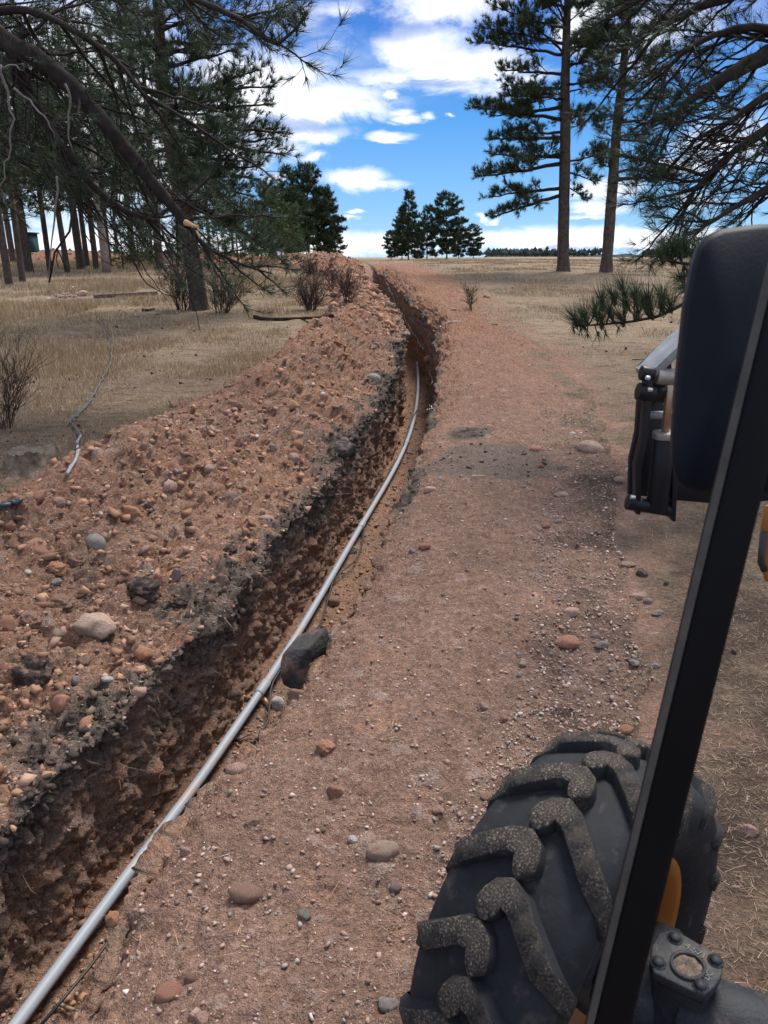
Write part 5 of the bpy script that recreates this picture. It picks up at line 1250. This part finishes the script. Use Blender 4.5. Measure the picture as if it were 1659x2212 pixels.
ST = [(83, 1180, 84, 42, 'red', 'rock', 'long slanting reddish rock near the left edge of the spoil bank', 28), (203, 1171, 52, 40, 'grey', 'cobble', 'smooth rounded grey stone half buried in the spoil bank'),
 (196, 1350, 104, 70, 'tan', 'rock', 'largest blocky grey brown boulder on the spoil bank'), (125, 1370, 36, 36, 'tan', 'rock', 'pale squarish stone tucked against the largest boulder'),
 (54, 1455, 118, 98, 'dark', 'clod', 'big dark lump of rooted topsoil at the left edge'), (306, 1272, 84, 56, 'dark', 'clod', 'dark torn sod lump in the middle of the spoil bank'),
 (388, 1300, 58, 24, 'dark', 'clod', 'flat black sod piece just right of the dark torn lump'), (311, 1411, 40, 38, 'orange', 'rock', 'reddish pointed rock above the dark topsoil edge', 20),
 (162, 1470, 20, 22, 'grey', 'cobble', 'oval grey pebble below the big pale boulder'), (230, 1467, 30, 12, 'white', 'cobble', 'flat whitish oval stone below the big boulder'), (266, 1465, 18, 10, 'tan', 'cobble', 'small flat tan stone beside the flat whitish one'),
 (126, 1515, 44, 52, 'red', 'rock', 'upright reddish block right of the big dark lump'), (14, 1348, 40, 48, 'red', 'slab', 'flat reddish slab leaning at the left picture edge', 10), (58, 1340, 58, 44, 'brown', 'clod', 'brown crumbly lump beside the flat reddish slab'),
 (126, 1302, 68, 38, 'brown', 'clod', 'grey brown lump just above the largest boulder'), (119, 1228, 44, 34, 'orange', 'clod', 'nubby orange brown lump below the long slanting rock'), (163, 1212, 42, 34, 'brown', 'clod', 'brown lump right of the long slanting rock'),
 (280, 1104, 56, 34, 'orange', 'rock', 'ochre cracked rock near the crest of the spoil bank'), (74, 1072, 58, 30, 'red', 'rock', 'reddish rock on the crest beside the blue black hose', -18), (124, 1084, 32, 24, 'pink', 'cobble', 'pale pink rock just right of the rock on the crest', -25),
 (366, 1050, 30, 38, 'pink', 'rock', 'pale long stone standing on end on the bank slope', 35), (450, 1012, 24, 18, 'tan', 'cobble', 'clean oval tan stone high on the bank slope', -20), (496, 1192, 36, 34, 'dark', 'clod', 'dark round soil lump near the trench lip'),
 (406, 1132, 18, 16, 'slate', 'cobble', 'small black round stone on the red slope'), (479, 1252, 34, 34, 'brown', 'rock', 'squarish brown rock above the trench wall'), (383, 1238, 25, 34, 'mauve', 'rock', 'mauve grey stone above the flat black sod piece'),
 (344, 1252, 26, 38, 'red', 'rock', 'upright reddish stone behind the dark torn sod lump'), (505, 872, 42, 20, 'brown', 'rock', 'brown rock on the far crest of the bank'), (375, 875, 20, 19, 'brown', 'rock', 'small brown rock at the outer foot of the bank'),
 (552, 942, 18, 12, 'white', 'rock', 'small white quartz piece on the upper slope'), (457, 927, 16, 20, 'tan', 'rock', 'small pale upright rock near the crest'), (697, 851, 14, 12, 'white', 'cobble', 'small round white stone on the distant slope'),
 (807, 816, 34, 22, 'grey', 'cobble', 'grey boulder on the left lip of the trench near the conduit end'), (736, 966, 70, 44, 'slate', 'rock', 'dark grey boulder sitting in the black topsoil of the left lip'), (575, 1120, 36, 16, 'tan', 'cobble', 'flat tan stone at the edge of the black topsoil'),
 (590, 966, 20, 18, 'green', 'rock', 'pale greenish rock on the middle of the slope'), (635, 988, 22, 30, 'pink', 'rock', 'pinkish pointed rock near the dark grey boulder'), (260, 1044, 18, 12, 'brown', 'rock', 'dull brown stone near the crest above the ochre rock'), (310, 1082, 10, 10, 'grey', 'cobble', 'tiny grey stone right of the ochre rock'),
 (217, 1110, 12, 14, 'white', 'rock', 'small white angular chip above the smooth grey stone'), (60, 1236, 18, 12, 'white', 'rock', 'white quartz lump below the long slanting rock'), (320, 1095, 26, 22, 'slate', 'rock', 'dark rock piece beside the ochre cracked rock'),
 (1237, 936, 16, 11, 'white', 'rock', 'bright white rock on the right side of the dirt'), (1278, 966, 62, 30, 'tan', 'cobble', 'large smooth half buried tan boulder at the right side of the dirt', 12), (1159, 970, 32, 14, 'red', 'cobble', 'half buried reddish cobble left of the large tan boulder'),
 (1132, 1051, 11, 11, 'tan', 'cobble', 'small round tan stone, left of a touching pair'), (1144, 1044, 10, 10, 'pink', 'cobble', 'small pink stone, right of a touching pair'), (929, 1057, 26, 16, 'pink', 'cobble', 'white flecked pinkish stone near the right trench lip'),
 (1215, 1068, 30, 12, 'tan', 'cobble', 'flat tan stone below the large tan boulder'), (1205, 1126, 20, 10, 'green', 'slab', 'flat greenish grey stone in the middle of the dirt'), (1092, 1122, 11, 8, 'white', 'cobble', 'tiny pale stone in the middle of the dirt'),
 (917, 1180, 28, 16, 'red', 'cobble', 'rounded reddish stone with white fleck at the right lip'), (891, 1190, 16, 16, 'grey', 'rock', 'grey angular stone beside the rounded reddish one'), (1235, 1323, 34, 26, 'pink', 'cobble', 'clean rounded tan cobble standing out on the dirt'),
 (1300, 1394, 34, 20, 'grey', 'slab', 'grey flat shard on the right of the dirt'), (1227, 1388, 60, 28, 'red', 'cobble', 'wide reddish stone barely showing through the dirt'), (1388, 1238, 26, 22, 'slate', 'rock', 'dark brown angular rock among the pebbles on the right'),
 (1401, 1299, 22, 17, 'mauve', 'cobble', 'dark red cobble among the pebbles beside the mirror post'), (1413, 1439, 28, 14, 'grey', 'slab', 'flat grey stone close to the black post'), (1358, 1219, 36, 12, 'tan', 'slab', 'flat cream coloured stone above the dark brown rock'),
 (1421, 1325, 30, 16, 'grey', 'slab', 'long grey stone touching the black post line'), (1375, 1289, 28, 18, 'pink', 'cobble', 'pink cobble left of the dark red one'), (1360, 1015, 20, 15, 'white', 'cobble', 'white topped stone below the large tan boulder'),
 (1338, 1035, 24, 14, 'pink', 'cobble', 'pink oval stone below the white topped one'), (1213, 1295, 20, 8, 'grey', 'slab', 'narrow grey stone above the clean tan cobble'), (1122, 1459, 12, 12, 'grey', 'rock', 'small grey white stone in the lower middle of the dirt'),
 (1231, 1474, 20, 13, 'pink', 'rock', 'small pink stone above the tyre'), (1155, 1498, 18, 20, 'pink', 'slab', 'small pointed pinkish stone above the tyre, left'), (1290, 1374, 22, 14, 'mauve', 'slab', 'mauve shard just above the grey flat shard'), (1274, 1352, 16, 9, 'tan', 'slab', 'thin tan chip above the mauve shard'),
 (510, 1664, 50, 32, 'pink', 'cobble', 'pale whitish stone half sunk at the right trench lip'), (702, 1617, 48, 38, 'red', 'clod', 'crumbly reddish clod in the lower middle'), (725, 1709, 40, 34, 'red', 'rock', 'reddish stone below the crumbly clod'),
 (547, 1777, 40, 22, 'brown', 'slab', 'dark ochre flat stone left of the middle bottom'), (400, 1839, 34, 24, 'pink', 'rock', 'pinkish grey stone beside the dip of the lip'), (528, 1932, 78, 34, 'brown', 'cobble', 'long smooth brown stone half buried', 10),
 (657, 1977, 32, 27, 'green', 'rock', 'greenish grey angular rock in the lower middle'), (762, 1814, 23, 18, 'white', 'rock', 'white quartz rock in the lower middle of the dirt'), (827, 1840, 78, 42, 'tan', 'cobble', 'broad tan stone left of the tyre'),
 (360, 2149, 70, 36, 'red', 'cobble', 'long pointed red brown stone near the bottom edge', -18), (410, 2116, 27, 36, 'brown', 'cobble', 'upright oval brown stone behind the long red brown one'), (436, 2202, 36, 30, 'pink', 'rock', 'pinkish stone cut by the bottom edge'), (415, 2196, 18, 22, 'pink', 'rock', 'small pink stone left of the one at the bottom edge'),
 (840, 2172, 48, 34, 'grey', 'rock', 'pale grey stone right beside the tyre at the bottom'), (1624, 1794, 40, 28, 'pink', 'rock', 'pink rough rock in the needle litter right of the tyre'), (1557, 1845, 14, 12, 'tan', 'rock', 'small tan stone between the tyre and the pink rough rock'),
 (1354, 1577, 38, 22, 'red', 'cobble', 'reddish stone right behind the top of the tyre'), (1324, 1574, 22, 13, 'pink', 'cobble', 'pink stone behind the top of the tyre, left of the reddish one'), (1590, 1920, 24, 18, 'tan', 'rock', 'tan stone in the needles below the pink rough rock'), (1475, 1456, 12, 14, 'pink', 'cobble', 'small pink stone in the litter right of the post'),
 (928, 775, 26, 20, 'brown', 'cobble', 'round brown stone with white patch resting on the rope end'), (598, 1520, 28, 38, 'white', 'cobble', 'rounded white grey stone under the conduit joint'), (762, 1190, 30, 26, 'green', 'slab', 'pale greenish slab leaning on the conduit'),
 (685, 1290, 24, 24, 'pink', 'rock', 'pink and grey stone in the trench beside the cable'), (718, 1300, 34, 24, 'brown', 'cobble', 'brown cobble right of the cable in the trench'), (240, 1985, 30, 44, 'orange', 'rock', 'orange red stone wedged between conduit and lip'), (852, 1050, 14, 9, 'pink', 'rock', 'small pink stone beside the conduit, upper trench'),
 (640, 1500, 44, 30, 'brown', 'rock', 'brown blocky stone below the black standing slab'), (535, 1408, 16, 26, 'tan', 'cobble', 'tan stone set in the foot of the left trench wall'), (573, 1355, 14, 16, 'tan', 'cobble', 'little tan stone high in the left wall corner'),
 (463, 578, 36, 14, 'grey', 'rock', 'grey boulder in the grass before the young pines'), (363, 576, 16, 16, 'white', 'rock', 'white boulder at the foot of the grey trunked pine'),
 (1052, 640, 16, 10, 'brown', 'rock', 'brown rock on the meadow edge right of the bare stems'), (980, 668, 14, 8, 'red', 'rock', 'reddish rock on the dirt left of the bare stems'), (1070, 700, 12, 8, 'brown', 'rock', 'small brown rock at the edge of the far dirt')]
for k_ in CC:
    if k_ not in ('dark', 'slate'): CC[k_] = tuple(min(.75, v*1.18) for v in CC[k_])
for t in ST: stone(*t[:7], rot=t[7] if len(t) > 7 else 0)
# fire ring
for i, (x, y, w, h) in enumerate([(122, 640, 14, 8), (130, 642, 16, 8), (141, 642, 14, 7), (150, 640, 12, 7), (137, 637, 12, 7), (160, 641, 12, 7), (147, 635, 14, 6), (178, 636, 18, 14), (166, 636, 10, 8)]):
    stone(x, y, w, h, 'pink' if i % 2 else 'tan', 'slab' if i != 7 else 'cobble', ['flat pale stone at the left end of the fire ring', 'second pale stone from the left in the fire ring', 'flat pinkish stone low in the fire ring front', 'small pale stone in the middle of the fire ring', 'flat pink stone lying on top at the left of the fire ring', 'pale stone before the little stump in the fire ring', 'topmost flat stone of the fire ring',
          'large rounded white pink boulder at the right end of the fire ring', 'small pale stone beside the large rounded one of the fire ring'][i], sink=.15)
stone(104, 644, 12, 5, 'white', 'rock', 'single white stone on the ground left of the fire ring')
# black slab standing in the trench against the right lip
fo = [(610, 1412), (640, 1403), (668, 1400), (676, 1425), (672, 1458), (655, 1490), (632, 1492), (610, 1480), (604, 1455), (605, 1430)]
fr_ = [PD(x, y, 4.75+.03*math.sin(i*2.1)) for i, (x, y) in enumerate(fo)]; bk_ = [p+Vector((.10, .20, .035))+Vector((random.uniform(-.02, .02), 0, random.uniform(-.02, .02))) for p in fr_]
mo_ = fr_[0]; bb = Buf(); bb.prism([p-mo_ for p in fr_], [p-mo_ for p in bk_]); o = link('stone', bb.mesh('stone', M_rock), None, mo_); o.color = (.055, .052, .050, 1); bevel(o, .012, 2, 20)
tag(o, 'large black standing stone slab leaning over the conduit from the right lip', 'stone')
# medium stones one by one, by region
sh_all = [m for k in ('cobble', 'rock', 'slab') for m in RM[k]]
def strew(n, w, smin, smax, label, group, cols, cat='stone', meshes=None, name='stone', sink=.25):
    P_, N_ = scatter(n, w)
    for p, nn_ in zip(P_, N_):
        o = bpy.data.objects.new(name, random.choice(meshes or sh_all)); COL.objects.link(o); s = smin*(smax/smin)**(random.random()**1.6)
        o.scale = (s*random.uniform(.8, 1.3), s*random.uniform(.7, 1.1), s*random.uniform(.5, .85)); o.rotation_euler = (random.uniform(-.5, .5), random.uniform(-.5, .5), random.uniform(0, 6.28))
        o.location = Vector(p)+Vector(nn_)*s*.25; c = CC[random.choice(cols)]; k = random.uniform(.8, 1.15); o.color = (c[0]*k, c[1]*k, c[2]*k, 1)
        tag(o, label, cat, group)
allc = ['red', 'red', 'red', 'pink', 'tan', 'brown', 'brown', 'brown', 'grey', 'orange', 'mauve', 'white', 'red', 'brown']
cS = SS.reshape(NR, NC)[:-1, :-1]
strew(42, (cK == 2)*(cY < 7)*(cY > 2.3)/cD**1.2, .018, .048, 'small loose stone or clod on the near slope of the spoil bank', 'loose stones on the near slope of the spoil bank', allc)
strew(42, (cK == 2)*(cY > 7)*(cY < 22)/cD**1.5, .03, .09, 'small loose stone or clod on the far stretch of the spoil bank', 'loose stones on the far stretch of the spoil bank', allc)
strew(48, (cK == 6)*(cS > .62)*(cY > 2)*(cY < 7.5), .014, .036, 'small rounded stone in the pebble strip at the right edge of the dirt', 'stones in the pebble strip', allc+['pink', 'pink', 'tan'])
strew(26, (cK == 6)*(cS < .7)*(cY < 9)/cD**1.4, .010, .028, 'small loose stone on the trampled dirt beside the trench', 'loose stones on the trampled dirt', allc)
strew(14, (cK == 4)*(cY < 12), .015, .045, 'small stone lying on the trench floor', 'stones on the trench floor', ['brown', 'red', 'pink', 'tan', 'grey'])

BX8 = np.array([(x, y, z) for x in (-1, 1) for y in (-1, 1) for z in (-1, 1)])*.66
BF8 = np.array([(0, 1, 3), (0, 3, 2), (4, 6, 7), (4, 7, 5), (0, 4, 5), (0, 5, 1), (2, 3, 7), (2, 7, 6), (0, 2, 6), (0, 6, 4), (1, 5, 7), (1, 7, 3)])
# masses: gravel, clods, crumbs (joined)
def bits(name, n, w, smin, smax, m, V0, F0, tlo=0, thi=1, flat=.7, power=2.2, kind='stuff', lift=.3):
    P_, N_ = scatter(n, w); k = len(P_); g = rng
    s = smin*(smax/smin)**(g.random(k)**power)
    q = g.normal(size=(k, 4)); q /= np.linalg.norm(q, axis=1, keepdims=True); a, b2, c, d_ = q.T
    Rm = np.stack([1-2*(c*c+d_*d_), 2*(b2*c-d_*a), 2*(b2*d_+c*a), 2*(b2*c+d_*a), 1-2*(b2*b2+d_*d_), 2*(c*d_-b2*a), 2*(b2*d_-c*a), 2*(c*d_+b2*a), 1-2*(b2*b2+c*c)], 1).reshape(k, 3, 3)
    sc_ = s[:, None]*np.stack([g.uniform(.8, 1.4, k), g.uniform(.7, 1.1, k), g.uniform(.45, .9, k)], 1)
    nv = len(V0); loc = V0[None]*(1+.33*g.normal(size=(k, nv, 1)).clip(-1.4, 1.4))*sc_[:, None, :]
    loc = np.einsum('kij,kvj->kvi', Rm, loc); loc[:, :, 2] *= flat
    V = loc+P_[:, None, :]+(N_*s[:, None]*lift)[:, None, :]
    F = F0[None]+np.arange(k)[:, None, None]*nv
    t = np.zeros((k, nv, 4)); t[:, :, 0] = g.uniform(tlo, thi, k)[:, None]; t[:, :, 1] = g.random(k)[:, None]
    return tag(link(name, fmesh(name, V.reshape(-1, 3), F.reshape(-1, 3), m, False, {'tint': t.reshape(-1, 4)})), kind=kind)
edge_w = 1+5*((cK == 6)*(cS > .68))*(cY < 9)
bits('gravel', 22000, ((cK == 6)*edge_w+(cK == 4)*.8+(cK == 2)*.8+(cK == 3)*.25)*(1-cTop*.7)*(cY < 16)/cD**1.5, .0035, .016, M_gravel, IC1*.9, IF1)
bits('spoil_clods', 6500, ((cK == 1)*.7+(cK == 2))*(1-cTop)*(cY < 32)/cD**1.1, .008, .050, M_clod, BX8, BF8, lift=.1)
bits('trench_floor_crumbs', 3500, (cK == 4)*(cY < 20)/cD**.8, .006, .028, M_clod, BX8, BF8, lift=.2)
bits('topsoil_crumbs', 4200, ((cK == 2)+(cK == 3)*.8+(cK == 6)*.5)*np.clip(cTop-.25, 0, 1)*(cY < 22)/cD**1.1, .006, .038, M_dclod, IC1*.9, IF1, lift=.1)
bits('far_spoil_clods', 2500, (cK <= 2)*(cW > .3)*(cY > 14)*(cY < 44)/cD**.6, .03, .12, M_clod, BX8, BF8, lift=.1)

# grass
def blades(name, n, w, hmin, hmax, wid, seed, m=M_grass, flop=.5, tmax=.95, lay=False):
    g = np.random.default_rng(seed); P_, N_ = scatter(n, w); k = len(P_); D = np.hypot(P_[:, 0], P_[:, 1])
    wd = wid*np.maximum(1, D/7)**.9; h = hmin+(hmax-hmin)*g.random(k)**1.8
    cl = .5+.5*fbm(P_*[1, 1, 0], 1.6, 3, seed); h = h*(.45+1.0*cl)
    a = g.random(k)*2*math.pi; fl_ = flop*(.3+g.random(k)); d_ = np.stack([np.cos(a)*fl_, np.sin(a)*fl_, np.ones(k)], 1)
    if lay: d_[:, 2] = g.uniform(-.02, .16, k); d_[:, :2] = np.stack([np.cos(a), np.sin(a)], 1)
    d_ /= np.linalg.norm(d_, axis=1, keepdims=True); e = np.stack([-np.sin(a+g.normal(size=k)), np.cos(a+g.normal(size=k)), np.zeros(k)], 1)
    P_ = P_+[0, 0, .004]
    V = np.stack([P_+e*wd[:, None]/2, P_-e*wd[:, None]/2, P_+d_*h[:, None]], 1).reshape(-1, 3)
    t = np.zeros((k, 4)); t[:, 0] = np.clip(g.random(k)*.75*(.4+cl)+.05, 0, tmax); t[g.random(k) < .07, 0] = 1; t[:, 1] = g.random(k)
    return tag(link(name, fmesh(name, V, np.arange(3*k).reshape(-1, 3), m, False, {'tint': np.repeat(t, 3, 0)})), kind='stuff')
flc = np.stack([cX.ravel(), cY.ravel(), 0*cX.ravel()], 1)
clump = np.clip(.35+1.3*fbm(flc, .9, 4, 91).reshape(cX.shape), .03, 1)**1.5
leftd = np.clip((cY-6)/5, .7, 1)
blades('dry_grass', 260000, (cK == 0)*cG*clump*leftd*(cY < 60)/cD**1.25, .03, .125, .0042, 5)
blades('meadow_grass', 130000, ((cK == 7)+(cK == 6)*.3)*cG*clump*np.clip((cY-6)/8, .05, 1)*(cY < 60)/cD**1.3, .03, .11, .0042, 6)
tall = np.clip(fbm(flc, .35, 3, 97).reshape(cX.shape)*2.2-.15, 0, 1)
blades('tall_dry_grass', 60000, (cK == 0)*cG*tall*(cY > 10)*(cY < 45)/cD**1.0, .10, .27, .0042, 8, flop=.35, tmax=.8)
blades('needle_litter', 36000, ((cK == 7)*1.0+(cK == 6)*(cS > .75)*.6)*cG*(cY < 9)/cD**1.6, .035, .085, .0019, 9, M_litter, lay=True, tmax=.7)
blades('pine_needle_litter', 42000, (cK == 0)*cG*(cY < 14)/cD**1.3, .05, .13, .003, 10, M_litter, lay=True)
blades('stray_needles', 1600, ((cK == 6)+(cK == 2)*.7)*(cY < 9)/cD**1.4, .04, .11, .0022, 11, M_litter, lay=True)
# pine cones and dark bits on the field
bits('fallen_cones', 520, ((cK == 0)+(cK == 7)*.5)*cG*(cY < 26)/cD**.7, .016, .036, M_dclod, IC1*.9, IF1, 0, .5, lift=.6)
# roots hanging from the trench walls
P_, N_ = scatter(230, ((cK == 3)*(cS < .45)+(cK == 5)*(cS > .7)*.4+(cK == 2)*(cTop > .6)*.35)*(cY < 16)/cD**.9); A_ = []; B_ = []; ra = []; rb = []
for p, n_ in zip(P_, N_):
    n_ = Vector(n_); n_ = n_ if n_.x > 0 or n_.z > .5 else -n_; q = Vector(p); d_ = (n_+Vector((random.gauss(0, .6), random.gauss(0, .7), random.gauss(-.2, .5)))).normalized(); r = random.uniform(.0012, .0042); L = random.uniform(.04, .16)
    for k in range(5):
        d_ = (d_+Vector((random.gauss(0, .35), random.gauss(0, .35), random.gauss(-.12, .3)))).normalized(); e = q+d_*L/4; A_.append(q); B_.append(e); ra.append(r); rb.append(r*.8); q = e; r *= .8
V, F = seg_mesh(A_, B_, ra, rb, 4); tag(link('hanging_roots', fmesh('hanging_roots', V, F, M_root, True)), kind='stuff')
